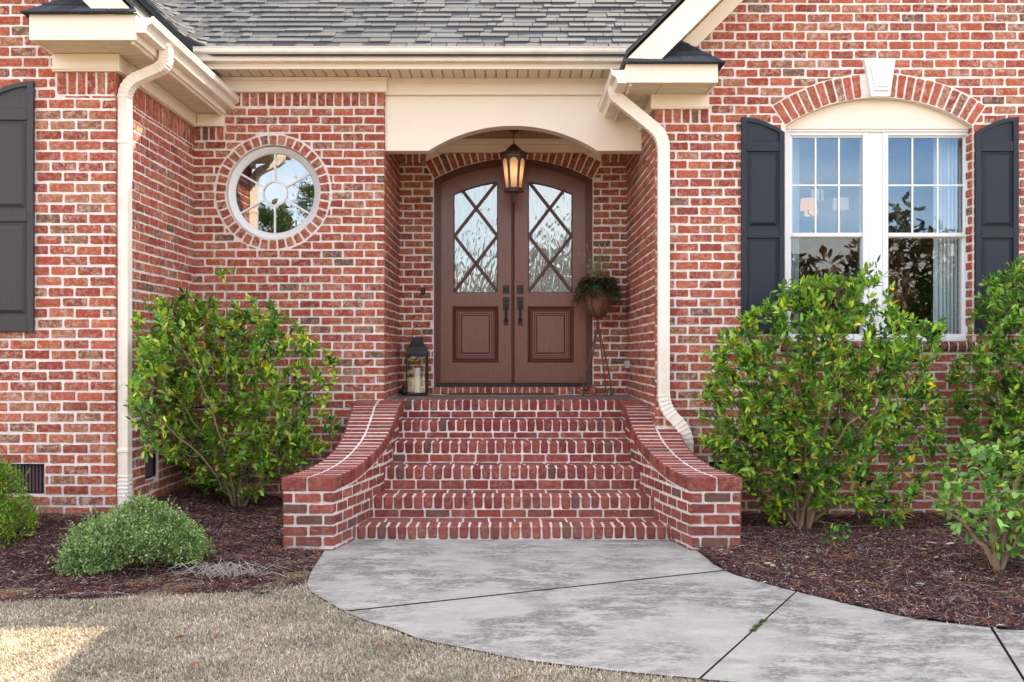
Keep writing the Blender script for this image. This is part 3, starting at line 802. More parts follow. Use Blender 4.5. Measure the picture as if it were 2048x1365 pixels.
shutter(PX(1951, YS-.02), PX(2037, YS-.02), PZ(666, YS-.02), PZ(235, YS-.02), YS, True, .13)

# ---------------------------------------------------------------- double window
YW = ZD+.10
wx0, wx1, wz0, wz1 = WX0-.0, WX1-.002, WZ0-.0, PZ(260, YW)
def fr(mb, a, b, c, d, w, y0, y1, bt=None, bev=.004):
    bt = bt or w
    mb.box(a, a+w, y0, y1, c, d, b=bev); mb.box(b-w, b, y0, y1, c, d, b=bev); mb.box(a+w+.0002, b-w-.0002, y0+.0005, y1, c, c+bt, b=bev); mb.box(a+w+.0002, b-w-.0002, y0+.0005, y1, d-w, d, b=bev)
mb = MB()
wx0 = PX(1572, YW); wx1 = PX(1938, YW); xm0, xm1 = PX(1733, YW), PX(1770, YW)
fr(mb, wx0-.01, xm0+.02, wz0, wz1, .05, YW, YW+.09); fr(mb, xm1-.02, wx1+.03, wz0, wz1, .05, YW, YW+.09)
mb.box(xm0+.021, xm1-.021, YW+.004, YW+.09, wz0, wz1, b=.003)
mb.box(wx0-.01, wx1+.03, YW-.018, YW-.001, wz0, wz0+.028, b=.003); mb.box(wx0-.01, wx1+.03, YW-.012, YW-.001, wz1-.02, wz1+.004, b=.003)
mb.mat = 0
win = hp(mb, 'window', M['white'], 'white double-hung double window under a brick arch')
apoly = [(WX0+.002, WSP), (WX1-.002, WSP)]+arcpts(wcu, wcv, wr-.002, math.pi/2-wh, math.pi/2+wh)
apoly = [(WX0+.002, wz1+.003), (WX1-.002, wz1+.003)]+apoly[1:]
ap = MB(); ap.prism(apoly, lambda a, b: (a, ZD+.075, b), lambda a, b: (a, ZD+.11, b)); o = ap.build('arch_panel', M['cream']); o.parent = win
zmid = PZ(470, YW)
def sub(mb, name, mat, par, label=None, smooth=False):
    o = mb.build(name, mat, None, label, smooth); o.parent = par; return o
for a, b in ((wx0+.042, xm0-.028+.02), (xm1-.022+.03, wx1-.02)):
    s = MB(); fr(s, a, b, zmid-.015, wz1-.045, .02, YW+.02, YW+.05, .035, .003); sub(s, 'upper_sash', M['white'], win)
    s = MB(); fr(s, a-.004, b+.004, wz0+.03, zmid+.0, .022, YW+.052, YW+.085, .04, .003); sub(s, 'lower_sash', M['white'], win)
    g = MB(); g.box(a+.018, b-.018, YW+.034, YW+.037, zmid+.015, wz1-.06, b=0); sub(g, 'upper_pane', M['glass'], win)
    g = MB(); g.box(a+.016, b-.016, YW+.066, YW+.069, wz0+.06, zmid-.018, b=0); sub(g, 'lower_pane', M['screen'], win)
    u = MB(); W3 = (b-a-.04)/3
    for k in (1, 2): u.box(a+.02+W3*k-.008, a+.02+W3*k+.008, YW+.026, YW+.033, zmid+.02, wz1-.065, b=.001)
    zz = (zmid+.02+wz1-.065)/2; u.box(a+.02, b-.02, YW+.0255, YW+.0325, zz-.008, zz+.008, b=.001); sub(u, 'grille', M['white'], win)
# room behind
mb = MB()
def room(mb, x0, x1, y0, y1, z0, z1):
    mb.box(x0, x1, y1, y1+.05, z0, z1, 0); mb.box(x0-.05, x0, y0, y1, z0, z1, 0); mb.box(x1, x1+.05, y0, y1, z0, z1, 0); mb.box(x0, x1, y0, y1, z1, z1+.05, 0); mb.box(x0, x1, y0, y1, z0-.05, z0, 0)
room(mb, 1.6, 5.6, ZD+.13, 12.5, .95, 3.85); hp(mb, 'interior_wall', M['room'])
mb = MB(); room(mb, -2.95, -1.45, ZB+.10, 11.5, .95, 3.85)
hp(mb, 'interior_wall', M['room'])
# curtains
def curtain(x0, x1, label):
    mb = MB(); n = 60; rows = []
    for z in (1.35, 3.5):
        rows.append([mb.V((x0+(x1-x0)*i/n, ZD+.34+.03*math.sin(i*.95)+.012*math.sin(i*2.3+z), z)) for i in range(n+1)])
    for i in range(n): mb.F([rows[0][i], rows[0][i+1], rows[1][i+1], rows[1][i]])
    o = mb.build('curtain', M['curtain'], smooth=True); tag(o, label, 'curtain', 'curtains behind the double window')
curtain(PX(1866, 8.95), PX(1935, 8.95), 'wide pale curtain hanging at the right side behind the double window')
curtain(PX(1566, 8.95), PX(1596, 8.95), 'narrow strip of pale curtain at the left edge behind the double window')
# chandelier
YC = 10.6; cx, cz = PX(1640, YC), PZ(405, YC)
ch = empty('chandelier', (cx, YC, cz)); tag(ch, 'chandelier with small drum shades glowing behind the window glass', 'chandelier')
mb = MB(); mb.tube([(cx, YC, 3.85), (cx, YC, cz-.12)], .008, 6)
pos = [(1611, 413, 'lit', -.1), (1646, 386, 'shade', .2), (1674, 413, 'shade', -.12), (1630, 418, 'lit', .15)]
for px, py, m, dy in pos:
    x, z = PX(px, YC), PZ(py, YC); mb.tube([(cx, YC, cz-.12), ((cx+x)/2, YC+dy/2, cz-.17), (x, YC+dy, z-.09), (x, YC+dy, z-.03)], .007, 6)
place(mb.build('arm_frame', M['metal']), ch)
for px, py, m, dy in pos:
    x, z = PX(px, YC), PZ(py, YC); mb = MB(); s = .8 if dy > 0 else 1
    mb.lathe([(.082*s, -.055), (.084*s, -.055), (.078*s, .065), (.076*s, .065)], (x, YC+dy, z), 20); place(mb.build('lamp_shade', M[m], smooth=False), ch)

# ---------------------------------------------------------------- round window
YQ = ZB+.055
mb = MB(); rings = []
prof = [(RI-.002, YQ+.05), (RI-.002, YQ), (RI-.012, YQ-.012), (RI-.03, YQ-.014), (RI-.034, YQ-.002), (RI-.05, YQ-.004), (RI-.056, YQ+.008), (RI-.072, YQ+.012), (RI-.074, YQ+.04)]
k = 72
for r, y in prof: rings.append([mb.V((RWX+r*math.cos(2*math.pi*j/k), y, RWZ+r*math.sin(2*math.pi*j/k))) for j in range(k)])
for A, B in zip(rings, rings[1:]):
    for j in range(k): mb.F([A[j], A[(j+1) % k], B[(j+1) % k], B[j]])
rw = hp(mb, 'round_window', M['white'], 'white round window with six spokes set in brick', True)
mb = MB(); p = circ(RWX, RWZ, RI-.07, 48); mb.prism(p, lambda a, b: (a, YQ+.03, b), lambda a, b: (a, YQ+.034, b)); sub(mb, 'pane', M['rglass'], rw)
mb = MB(); rr = PX(24+1024, ZB)
for a in (90, 270, 30, 150, 210, 330):
    c, s = math.cos(R(a)), math.sin(R(a)); w = .0085
    q = [(RWX+c*r_+sx*w*-s, RWZ+s*r_+sx*w*c) for r_, sx in ((rr, -1), (RI-.068, -1), (RI-.068, 1), (rr, 1))]
    mb.prism(q, lambda a_, b_: (a_, YQ+.018, b_), lambda a_, b_: (a_, YQ+.028, b_))
o1 = circ(RWX, RWZ, rr+.008, 40); i1 = circ(RWX, RWZ, rr-.008, 40)
A = [mb.V((a, YQ+.017, b)) for a, b in o1]; B = [mb.V((a, YQ+.017, b)) for a, b in i1]; A2 = [mb.V((a, YQ+.028, b)) for a, b in o1]; B2 = [mb.V((a, YQ+.028, b)) for a, b in i1]
for j in range(40):
    q = (j+1) % 40; mb.F([A[j], A[q], B[q], B[j]]); mb.F([A[j], A[q], A2[q], A2[j]]); mb.F([B[j], B[q], B2[q], B2[j]])
sub(mb, 'muntin', M['white'], rw)

# ---------------------------------------------------------------- double door
YD = ZC+.075
mb = MB()
DB = 1.075
def archframe(mb, off0, off1, y0, y1, zb):
    o_ = [(DX0+off0, zb)]+[p for p in arcpts(cu, cv, cr_-off0, math.pi/2+ha*(1-off0*.9), math.pi/2-ha*(1-off0*.9), 30)]+[(DX1-off0, zb)]
    i_ = [(DX0+off1, zb)]+[p for p in arcpts(cu, cv, cr_-off1, math.pi/2+ha*(1-off1*.9), math.pi/2-ha*(1-off1*.9), 30)]+[(DX1-off1, zb)]
    n = len(o_)
    V = [[mb.V((p[0], y, p[1])) for p in L] for L, y in ((o_, y0), (i_, y0), (i_, y1), (o_, y1))]
    for j in range(n-1):
        for a in range(4): mb.F([V[a][j], V[a][j+1], V[(a+1) % 4][j+1], V[(a+1) % 4][j]])
archframe(mb, .001, .028, ZC-.006, YD+.05, 1.05); archframe(mb, .0285, .045, ZC+.012, YD+.05, 1.05); archframe(mb, .0455, .062, ZC+.035, YD+.05, 1.05)
door = hp(mb, 'double_door', M['doortrim'], 'arched mauve brown double front door with diamond glass')
dx0, dx1, dm = DX0+.062, DX1-.062, (DX0+DX1)/2
def dtop(x, off=.062): 
    r = cr_-off; return cv+math.sqrt(max(r*r-(x-cu)**2, 0))
def leaf(a, b, glass):
    mb = MB(); n = 16
    gx0, gx1 = PX(glass[0], YD), PX(glass[1], YD); gz0 = PZ(585, YD); off = .062+.17
    outer = [(a, DB+.02), (b, DB+.02)]+[(b-(b-a)*i/n, dtop(b-(b-a)*i/n)) for i in range(n+1)]
    hole = [(gx0, gz0), (gx1, gz0)]+[(gx1-(gx1-gx0)*i/10, dtop(gx1-(gx1-gx0)*i/10, off)) for i in range(11)]
    mb.sheet(outer, [hole], lambda u, v: (u, YD, v))
    for L in (outer, hole):
        A = [mb.V((p[0], YD, p[1])) for p in L]; B = [mb.V((p[0], YD+.045, p[1])) for p in L]
        for j in range(len(L)): mb.F([A[j], A[(j+1) % len(L)], B[(j+1) % len(L)], B[j]])
    sub(mb, 'door_leaf', M['door'], door)
    g = MB(); g.prism(hole, lambda u, v: (u, YD+.02, v), lambda u, v: (u, YD+.024, v)); sub(g, 'door_glass', M['dglass'], door)
    # glazing bead + diamond bars
    t = MB()
    hh = [Vector((p[0], YD-.002, p[1])) for p in hole]
    t.tube(hh, .006, 6, closed=True)
    def seg(p, q):
        p = Vector((PX(p[0], YD), YD+.006, PZ(p[1], YD))); q = Vector((PX(q[0], YD), YD+.006, PZ(q[1], YD)))
        d = (q-p).normalized(); s = Vector((-d.z, 0, d.x))*.013
        for w_, y0, y1 in ((1.35, 0, .012), (.7, -.009, 0)):
            yo = Vector((0, y0, 0)); y2 = Vector((0, y1, 0)); k_ = s*w_
            t.hexa([p-k_+yo, p+k_+yo, p+k_+y2, p-k_+y2, q-k_+yo, q+k_+yo, q+k_+y2, q-k_+y2], .002)
    def hx(v): return v if a < dm-.05 else 2052-v
    e = 0
    seg((hx(909), 583), (hx(994.5), 472)); seg((hx(994.5), 583), (hx(909), 472)); seg((hx(909), 472), (hx(994), 364)); seg((hx(994.5), 472), (hx(923), 379))
    sub(t, 'diamond_bars', M['doortrim'], door)
    # raised lower panel
    x0, x1, z0, z1 = PX(hx(905), YD), PX(hx(997), YD), PZ(725, YD), PZ(613, YD)
    if x0 > x1: x0, x1 = x1, x0
    p = MB(); R_ = []
    for ins, y in ((0, 0), (.001, -.010), (.012, -.018), (.022, -.012), (.030, -.004), (.040, -.012), (.052, -.010), (.060, .004), (.075, -.002), (.09, .002), (.105, -.008)):
        R_.append([p.V((xx, YD+y, zz)) for xx, zz in ((x0+ins, z0+ins), (x1-ins, z0+ins), (x1-ins, z1-ins), (x0+ins, z1-ins))])
    for A, B in zip(R_, R_[1:]):
        for j in range(4): p.F([A[j], A[(j+1) % 4], B[(j+1) % 4], B[j]])
    sub(p, 'raised_panel', M['doortrim'], door)
    p = MB(); p.box(x0+.105, x1-.105, YD-.0095, YD-.002, z0+.105, z1-.105, b=.001); sub(p, 'panel_field', M['door'], door)
    # hardware
    xc = PX(1012 if a < dm-.05 else 1040.5, YD)
    h = MB(); h.box(xc-.034, xc+.034, YD-.010, YD, PZ(588, YD), PZ(571, YD), b=.004)
    h2_ = [(.022, 0), (.022, .012), (.015, .018), (.008, .018)]
    m4 = len(h.v); h.lathe(h2_, (0, 0, 0), 16)
    for i in range(m4, len(h.v)): x, y, z = h.v[i]; h.v[i] = (xc+x, YD-.009-z, PZ(579.5, YD)+y)
    sub(h, 'deadbolt', M['hardware'], door)
    h = MB(); h.box(xc-.034, xc+.034, YD-.010, YD, PZ(620, YD), PZ(595, YD), b=.004); h.box(xc-.024, xc+.024, YD-.012, YD, PZ(651, YD), PZ(638, YD), b=.004)
    h.tube([(xc, YD-.008, PZ(612, YD)), (xc, YD-.05, PZ(613, YD)), (xc, YD-.06, PZ(618, YD)), (xc, YD-.058, PZ(630, YD)), (xc, YD-.045, PZ(640, YD)), (xc, YD-.01, PZ(644, YD))], [.009, .010, .011, .012, .011, .009], 10)
    h.box(xc-.014, xc+.014, YD-.045, YD-.01, PZ(604, YD), PZ(601, YD), b=.003)
    sub(h, 'door_handle', M['hardware'], door)
leaf(dx0, dm-.004, (908, 995)); leaf(dm+.004, dx1, (1057, 1144))
mb = MB(); mb.tube([(dm-.004, YD-.006, DB+.02), (dm-.004, YD-.006, dtop(dm))], .013, 8); mb.box(dm-.022, dm+.016, YD-.004, YD+.02, DB+.02, dtop(dm)-.005, b=.003); sub(mb, 'astragal', M['doortrim'], door)
mb = MB(); mb.box(DX0+.04, DX1-.04, ZC-.015, YD+.06, 1.055, DB+.018, b=.004); sub(mb, 'threshold', M['metal'], door)
# doorbell and outlet
mb = MB(); mb.box(PX(843, ZC), PX(851, ZC), ZC-.028, ZC-.002, PZ(590, ZC), PZ(575, ZC), b=.003); mb.box(PX(845, ZC), PX(849, ZC), ZC-.033, ZC-.027, PZ(585, ZC), PZ(580, ZC), b=.002)
hp(mb, 'doorbell', M['hardware'])
mb = MB(); mb.box(XPR-.05, XPR-.002, 10.42, 10.50, PZ(737, 10.45), PZ(722, 10.45), b=.006); mb.box(XPR-.062, XPR-.049, 10.43, 10.49, PZ(736, 10.45), PZ(723, 10.45), b=.006)
hp(mb, 'outlet_box', M['grey'])

# ---------------------------------------------------------------- brick steps
steps = empty('brick_steps', (0, 8.3, 0)); tag(steps, 'red brick front steps with flared curved side walls below the porch', 'steps')
SY = [7.55, 7.93, 8.31, 8.69, 9.07, 9.45]; SZ = [.104, .275, .462, .639, .800, .969]
HB = .096
SM = [M['brick'], M['smortar']]
def sp(mb, name, mats, label=None):
    return place(mb.build(name, mats, None, label), steps)
for i in range(6):
    y0, z1 = SY[i], SZ[i]; zb = -.1 if i == 0 else SZ[i-1]-.03; y1 = SY[i+1] if i < 5 else y0+.25
    hw = [1.28, 1.22, 1.15, 1.12, 1.10, 1.12][i]
    mb = MB(); mb.mat = 1; mb.col = (1, 1, 1, 1); mb.box(-hw, hw, y0+.012, y1+.03, zb, z1-.005, b=.003)
    x = -hw+.01+rng.uniform(0, .03); mb.mat = 0
    while x < hw-.02:
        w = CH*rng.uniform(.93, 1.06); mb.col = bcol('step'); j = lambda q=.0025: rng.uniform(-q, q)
        a, b = x+.005, x+w-.005; y_0 = y0-.004+j(.003); zt = z1+j(.002); z_0 = z1-HB+j(.004); sk = j(.003)
        mb.hexa([(a+.004+sk, y_0+.004, z_0), (b-.004+sk, y_0+.004+j(), z_0+j()), (b, y0+.198, z_0), (a, y0+.198, z_0), (a+j(), y_0, zt), (b+j(), y_0+j(.002), zt+j(.001)), (b, y0+.198, zt), (a, y0+.198, zt)], .009)
        x += w
    if i < 5:
        Ft = lambda u, v, n=0, z=z1: (u, v, z-.006+n)
        for (v0, v1) in ((y0+.21, y0+.295), (y0+.305, y0+.385)):
            x = -hw+rng.uniform(0, .1)
            while x < hw: add_brick(mb, rect(x+.006, min(x+BL-.006, hw), v0, v1), Ft, 'step', h=.005); x += BL
    if i > 0:
        Fr = FF(y0+.012); x = -hw+rng.uniform(-.1, .0)
        zl0, zl1 = SZ[i-1]+.006, z1-HB-.011
        while x < hw: add_brick(mb, rect(max(x+.006, -hw), min(x+BL-.006, hw), zl0, zl1), Fr, 'step', h=.006); x += BL
    sp(mb, 'step', SM)
# porch floor
mb = MB(); mb.box(XPL-.0, XPR+.0, 9.655, ZC+.02, .80, .968, b=.002); hp(mb, 'porch_floor', M['porch'])
mb = MB(); x = DX0; mb.mat = 1; mb.box(DX0+.005, DX1-.005, ZC-.095, ZC+.02, .96, 1.048, 0); mb.mat = 0
while x < DX1-.02:
    mb.col = bcol('porch'); mb.box(x+.005, x+CH-.006, ZC-.103, ZC-.01, .975, 1.053, b=.006); x += CH
hp(mb, 'door_sill', BM)
# cheeks
Yc = [7.153, 7.40, 7.6, 7.8, 8.0, 8.25, 8.5, 8.8, 9.1, 9.46]
XO = [-1.656, -1.575, -1.515, -1.470, -1.437, -1.420, -1.418, -1.430, -1.448, -1.465]
XI = [-1.290, -1.228, -1.186, -1.150, -1.115, -1.072, -1.045, -1.032, -1.030, -1.034]
Zt = [.520, .532, .550, .582, .620, .680, .755, .862, .948, .972]
def sm(xs, ys):
    def f(x):
        x = min(max(x, xs[0]), xs[-1]); acc = 0; wt = 0
        for k in range(-4, 5):
            q = min(max(x+k*.035, xs[0]), xs[-1]); w = 1-abs(k)/5; acc += np.interp(q, xs, ys)*w; wt += w
        return float(acc/wt)
    return f
fo, fi, ft = sm(Yc, XO), sm(Yc, XI), sm(Yc, Zt); CAP = .095
for s in (-1, 1):
    yend = ZB if s < 0 else 9.5
    mb = MB(); mb.mat = 1; mb.col = (1, 1, 1, 1); secs = []
    ys = list(np.linspace(7.160, 9.46, 40))
    for y in ys:
        o_, i_, t = fo(y), fi(y), ft(y)
        oc = o_
        if s > 0 and y > ZD-.02: oc = -XPR
        secs.append([mb.V((-s*x, y, z)) for x, z in ((oc+.006, -.15), (oc+.002, t-.002), (i_-.002, t-.002), (i_-.006, -.15))])
    for A, B in zip(secs, secs[1:]):
        for k in range(4): mb.F([A[k], A[(k+1) % 4], B[(k+1) % 4], B[k]])
    mb.F(secs[0]); mb.F(secs[-1][::-1])
    top = lambda y: ft(y)-CAP-.014
    def Fin(u, v, n=0):
        dx = (fi(u+.02)-fi(u-.02))/.04; L = math.hypot(1, dx); return (-s*(fi(u)-.006+n/L), u-n*dx/L, v)
    def Fout(u, v, n=0): return (-s*(fo(u)+.006-n), u, v)
    courses(mb, Fin, 7.153, 9.46, -.02, 1.0, frac=.75, kind='step', ext0=.004, top=top, phase=.11, bl=.19)
    courses(mb, Fout, 7.153, ZB if s < 0 else ZD, -.02, 1.0, frac=.75, kind='step', ext0=.004, top=top, phase=.0)
    Ffr = lambda u, v, n=0: (u, 7.157-n, v)
    xa_, xb_ = sorted((-s*fo(7.153), -s*fi(7.153)))
    courses(mb, Ffr, xa_, xb_, -.04, .52-CAP-.004, frac=.75, kind='step', ext0=.0, ext1=0.0, phase=xa_+.08)
    sw = sp(mb, 'side_wall', SM)
    # coping of rowlock bricks along the curve
    cb = MB(); yy = np.linspace(7.145, 9.45, 400); zz = np.array([ft(y) for y in yy]); ds_ = np.concatenate([[0], np.cumsum(np.hypot(np.diff(yy), np.diff(zz)))])
    Ltot = ds_[-1]; nb = int(Ltot/.0775)
    for i in range(nb):
        s0, s1 = Ltot*i/nb+(.009 if i else 0), Ltot*(i+1)/nb-.009
        def at(q):
            y = float(np.interp(q, ds_, yy)); z = float(np.interp(q, ds_, zz)); y2 = float(np.interp(q+.02, ds_, yy)); z2 = float(np.interp(q+.02, ds_, zz)); y0_ = float(np.interp(q-.02, ds_, yy)); z0_ = float(np.interp(q-.02, ds_, zz))
            t = Vector((0, y2-y0_, z2-z0_)).normalized(); return Vector((0, y, z)), Vector((0, -t.z, t.y))
        (P0, N0), (P1, N1) = at(s0), at(s1)
        o0, i0, o1_, i1_ = fo(P0.y)-.010, fi(P0.y)+.012, fo(P1.y)-.010, fi(P1.y)+.012
        mid0 = (o0+i0)/2-.01; mid1 = (o1_+i1_)/2-.01
        for (a0, b0, a1, b1) in ((o0, mid0-.007, o1_, mid1-.007), (mid0+.007, i0, mid1+.007, i1_)):
            if s > 0 and P0.y > ZD-.06:
                a0 = max(a0, -XPR+.004); a1 = max(a1, -XPR+.004)
                if b0-a0 < .02: continue
            jj = lambda q=.002: rng.uniform(-q, q); h = rng.uniform(-.001, .003)
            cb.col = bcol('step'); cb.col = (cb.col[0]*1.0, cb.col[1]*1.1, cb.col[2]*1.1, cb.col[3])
            def Q(x, P, N, d): v_ = P+N*d; return (-s*x, v_.y, v_.z)
            cb.hexa([Q(a0+.004, P0, N0, -CAP), Q(b0+jj()-.003, P0, N0, -CAP), Q(b1+jj()-.003, P1, N1, -CAP), Q(a1+.004, P1, N1, -CAP),
                     Q(a0, P0, N0, h+jj(.001)), Q(b0+jj(), P0, N0, h+jj(.001)), Q(b1+jj(), P1, N1, h+jj(.001)), Q(a1, P1, N1, h)], .004)
    q = cb.build('coping', BM[0]); q.parent = sw

# ---------------------------------------------------------------- ground, path, beds
rs = np.random.RandomState(3)
PL = [G(648, 1101), G(613, 1166), G(650, 1201), G(719, 1237), G(782, 1256), G(843, 1279), G(948, 1300), G(1040, 1319), G(1230, 1342), G(1402, 1358), G(1462, 1364), (2.2, 4.0), (4, 3.72), (9, 3.45)]
PR = [G(1394, 1101), G(1450, 1141), G(1510, 1161), G(1591, 1183), G(1709, 1211), G(1829, 1237), G(1981, 1255), G(2048, 1261), (4.0, 4.98), (9, 4.9)]
LE = [(-12, 5.55), G(-300, 1204), G(0, 1203), G(150, 1197), G(364, 1190), G(540, 1178), G(613, 1168)]
pathpoly = PL+PR[::-1]
def inpoly(px, py, poly):
    px = np.asarray(px); py = np.asarray(py); ins = np.zeros(px.shape, bool); n = len(poly); j = n-1
    for i in range(n):
        xi, yi = poly[i]; xj, yj = poly[j]
        c = ((yi > py) != (yj > py)) & (px < (xj-xi)*(py-yi)/(yj-yi+1e-12)+xi); ins ^= c; j = i
    return ins
bedL = LE+[G(613, 1166), G(648, 1101), (-1.40, 7.2), (-1.2, 9.6), (-3.2, 9.6), (-12, 9.6)]
bedR = PR[:1]+[(1.2, 7.5), (1.2, 8.75), (12, 8.75), (12, 4.88)]+PR[::-1][0:1]+PR[::-1][1:-1]
bedR = [(1.2, 7.5), (1.2, 8.75), (12, 8.75), (12, 4.9)]+PR[::-1]
def smooth(t): t = np.clip(t, 0, 1); return t*t*(3-2*t)
def lump(x, y): return .010*np.sin(x*7.1+y*3.3)+.008*np.sin(x*13.7-y*9.1)+.006*np.sin(x*3.1+y*17.0)
def gz(x, y): return .15*smooth((-x-2.1)/1.1)*smooth((y-5.9)/1.5)+.05*smooth((-x-1.3)/.6)*smooth((y-6.3)/1.2)+lump(x, y)*.8-.010
def gzr(x, y): return .0*x+lump(x, y)*.45-.002+.03*smooth((y-6.2)/1.5)
# one sheet to the horizon
mb = MB(); g = [-400, -60, -14, 14, 60, 400]
ids = [[mb.V((a, b, -.016)) for a in g] for b in g]
for i in range(5):
    for j in range(5): mb.F([ids[i][j], ids[i][j+1], ids[i+1][j+1], ids[i+1][j]])
struct(mb.build('ground', M['lawn']))
def bed(poly, f, name):
    mb = MB(); st = .05; xs_ = np.arange(-12, 12, st); ys_ = np.arange(4.5, 9.7, st); ids = {}
    X, Y = np.meshgrid(xs_+st/2, ys_+st/2); IN = inpoly(X, Y, poly)
    def vid(i, j):
        if (i, j) not in ids: x, y = xs_[0]+i*st, ys_[0]+j*st; ids[(i, j)] = mb.V((x, y, float(f(x, y))))
        return ids[(i, j)]
    for j in range(len(ys_)):
        for i in range(len(xs_)):
            if IN[j, i] and abs(xs_[i]) < 7: mb.F([vid(i, j), vid(i+1, j), vid(i+1, j+1), vid(i, j+1)])
    return struct(mb.build(name, M['mulch'], smooth=True))
bed(bedL, gz, 'mulch_bed'); bed(bedR, gzr, 'mulch_bed')
# path slabs
def clipline(poly, p, q, side, g=.010):
    nx, ny = q[1]-p[1], p[0]-q[0]; L = math.hypot(nx, ny); nx, ny = nx/L*side, ny/L*side
    return clip(poly, nx, ny, nx*p[0]+ny*p[1]-g)
J1 = (G(689, 1223), G(1450, 1141)); J2 = (G(1593, 1183), G(1402, 1356)); J3 = (G(1983, 1256), G(2048, 1360)); 
def dens(L, n=6):
    out = []
    for i in range(len(L)-1):
        for k in range(n):
            t = k/n; p0 = L[max(i-1, 0)]; p1 = L[i]; p2 = L[i+1]; p3 = L[min(i+2, len(L)-1)]
            out.append(tuple(.5*((2*p1[d])+(-p0[d]+p2[d])*t+(2*p0[d]-5*p1[d]+4*p2[d]-p3[d])*t*t+(-p0[d]+3*p1[d]-3*p2[d]+p3[d])*t**3) for d in (0, 1)))
    return out+[L[-1]]
pp = dens(PL)+dens(PR)[::-1]+[(1.33, 7.6), (-1.35, 7.6)]
mb = MB()
A = clipline(pp, *J1, 1); B_ = clipline(pp, *J1, -1)
C1 = clipline(B_, *J2, 1, .002); D1 = clipline(B_, *J2, -1, .002)
mxx = lambda P: sum(p[0] for p in P)/len(P)
if mxx(C1) > mxx(D1): C1, D1 = D1, C1
E1 = clipline(D1, *J3, 1, .002); F1 = clipline(D1, *J3, -1, .002)
for P, c in ((A, .97), (C1, 1), (E1, 1.03), (F1, 1.1)):
    if abs(area(P)) < .01: continue
    n = len(P); cx_ = sum(p[0] for p in P)/n; cy_ = sum(p[1] for p in P)/n
    def ins(p, d):
        L = math.hypot(p[0]-cx_, p[1]-cy_); return (p[0]-(p[0]-cx_)*d/L, p[1]-(p[1]-cy_)*d/L)
    mb.mat = 0; bot = [mb.V((*p, -.12)) for p in P]; lo = [mb.V((*p, -.006)) for p in P]; hi = [mb.V((*ins(p, .006), 0)) for p in P]
    for i in range(n):
        k = (i+1) % n; mb.mat = 1; mb.F([bot[i], bot[k], lo[k], lo[i]]); mb.F([lo[i], lo[k], hi[k], hi[i]])
    mb.mat = 0
    for t in tessellate_polygon([[Vector((p[0], p[1], 0)) for p in P]]): mb.F([hi[q] for q in t])
struct(mb.build('path', [M['concrete'], M['mulch']]))

def np_mesh(name, verts, nper, faces, cols, mat):
    """verts (N*nper,3); faces list of local index tuples (all same length)"""
    N = len(verts)//nper; me = bpy.data.meshes.new(name); me.vertices.add(len(verts)); me.vertices.foreach_set('co', verts.astype(np.float32).ravel())
    tot = []; lv = []
    base = (np.arange(N)*nper)[:, None]
    lens = [len(f) for f in faces]; cat = np.concatenate([np.array(f) for f in faces])
    loops = (base+cat[None, :]).ravel(); lt = np.tile(np.array(lens), N); ls = np.concatenate([[0], np.cumsum(lt)[:-1]])
    me.loops.add(len(loops)); me.loops.foreach_set('vertex_index', loops.astype(np.int32))
    me.polygons.add(len(lt)); me.polygons.foreach_set('loop_start', ls.astype(np.int32))
    try: me.polygons.foreach_set('loop_total', lt.astype(np.int32))
    except Exception: pass
    a = me.color_attributes.new('Col', 'FLOAT_COLOR', 'POINT'); c4 = np.ones((len(verts), 4), np.float32); c4[:, :3] = np.repeat(cols, nper, axis=0); a.data.foreach_set('color', c4.ravel())
    me.materials.append(mat); me.update(calc_edges=True); me.validate()
    o = bpy.data.objects.new(name, me); COL.objects.link(o); return o
# grass
def grass(n, x0, x1, y0, y1, keep=None):
    x = rs.uniform(x0, x1, n); y = rs.uniform(y0, y1, n)
    jx, jy = x+rs.normal(0, .012, n), y+rs.normal(0, .018, n); m = ~inpoly(jx, jy, pathpoly) & ~inpoly(x+rs.normal(0, .03, n), y+rs.normal(0, .035, n), bedL) & ~inpoly(x, y, bedR)
    if keep is not None: m &= keep(x, y)
    x, y = x[m], y[m]; n = len(x)
    an = rs.uniform(0, 2*np.pi, n); ln = rs.uniform(.012, .034, n); lean = rs.uniform(.35, 1.5, n); w = rs.uniform(.0012, .0024, n)
    d = np.stack([np.cos(an), np.sin(an)], 1); pr = np.stack([-d[:, 1], d[:, 0]], 1)
    V = np.zeros((n, 5, 3)); z0 = -.015
    V[:, 0, :2] = np.stack([x, y], 1)-pr*w[:, None]; V[:, 1, :2] = np.stack([x, y], 1)+pr*w[:, None]; V[:, :2, 2] = z0
    c = np.stack([x, y], 1)+d*(ln*np.sin(lean)*.45)[:, None]; zc = z0+ln*np.cos(lean*.7)*.6
    V[:, 2, :2] = c+pr*w[:, None]; V[:, 3, :2] = c-pr*w[:, None]; V[:, 2, 2] = zc; V[:, 3, 2] = zc
    V[:, 4, :2] = np.stack([x, y], 1)+d*(ln*np.sin(lean))[:, None]; V[:, 4, 2] = z0+ln*np.cos(lean)*.95
    pal = np.array([(.43, .37, .29), (.33, .28, .21), (.52, .46, .38), (.25, .19, .13), (.21, .23, .09), (.60, .55, .48), (.27, .16, .10)]); p = [.27, .22, .20, .13, .07, .07, .04]
    cols = pal[rs.choice(7, n, p=p)]*rs.uniform(.75, 1.2, n)[:, None]
    patch = (np.sin(x*5+y*3)+np.sin(x*11-y*7)+np.sin(y*13+x*2)+np.sin(x*31+y*17)*np.sin(y*37-x*11)*1.5)/3
    cols *= (1.15+.24*patch)[:, None]
    return V.reshape(-1, 3), cols
v1, c1 = grass(480000, -3.6, 2.4, 3.7, 6.3); v2, c2_ = grass(150000, -7, 6, 1.0, 6.3, lambda x, y: (y < 3.7) | (x < -3.6) | (x > 2.4))
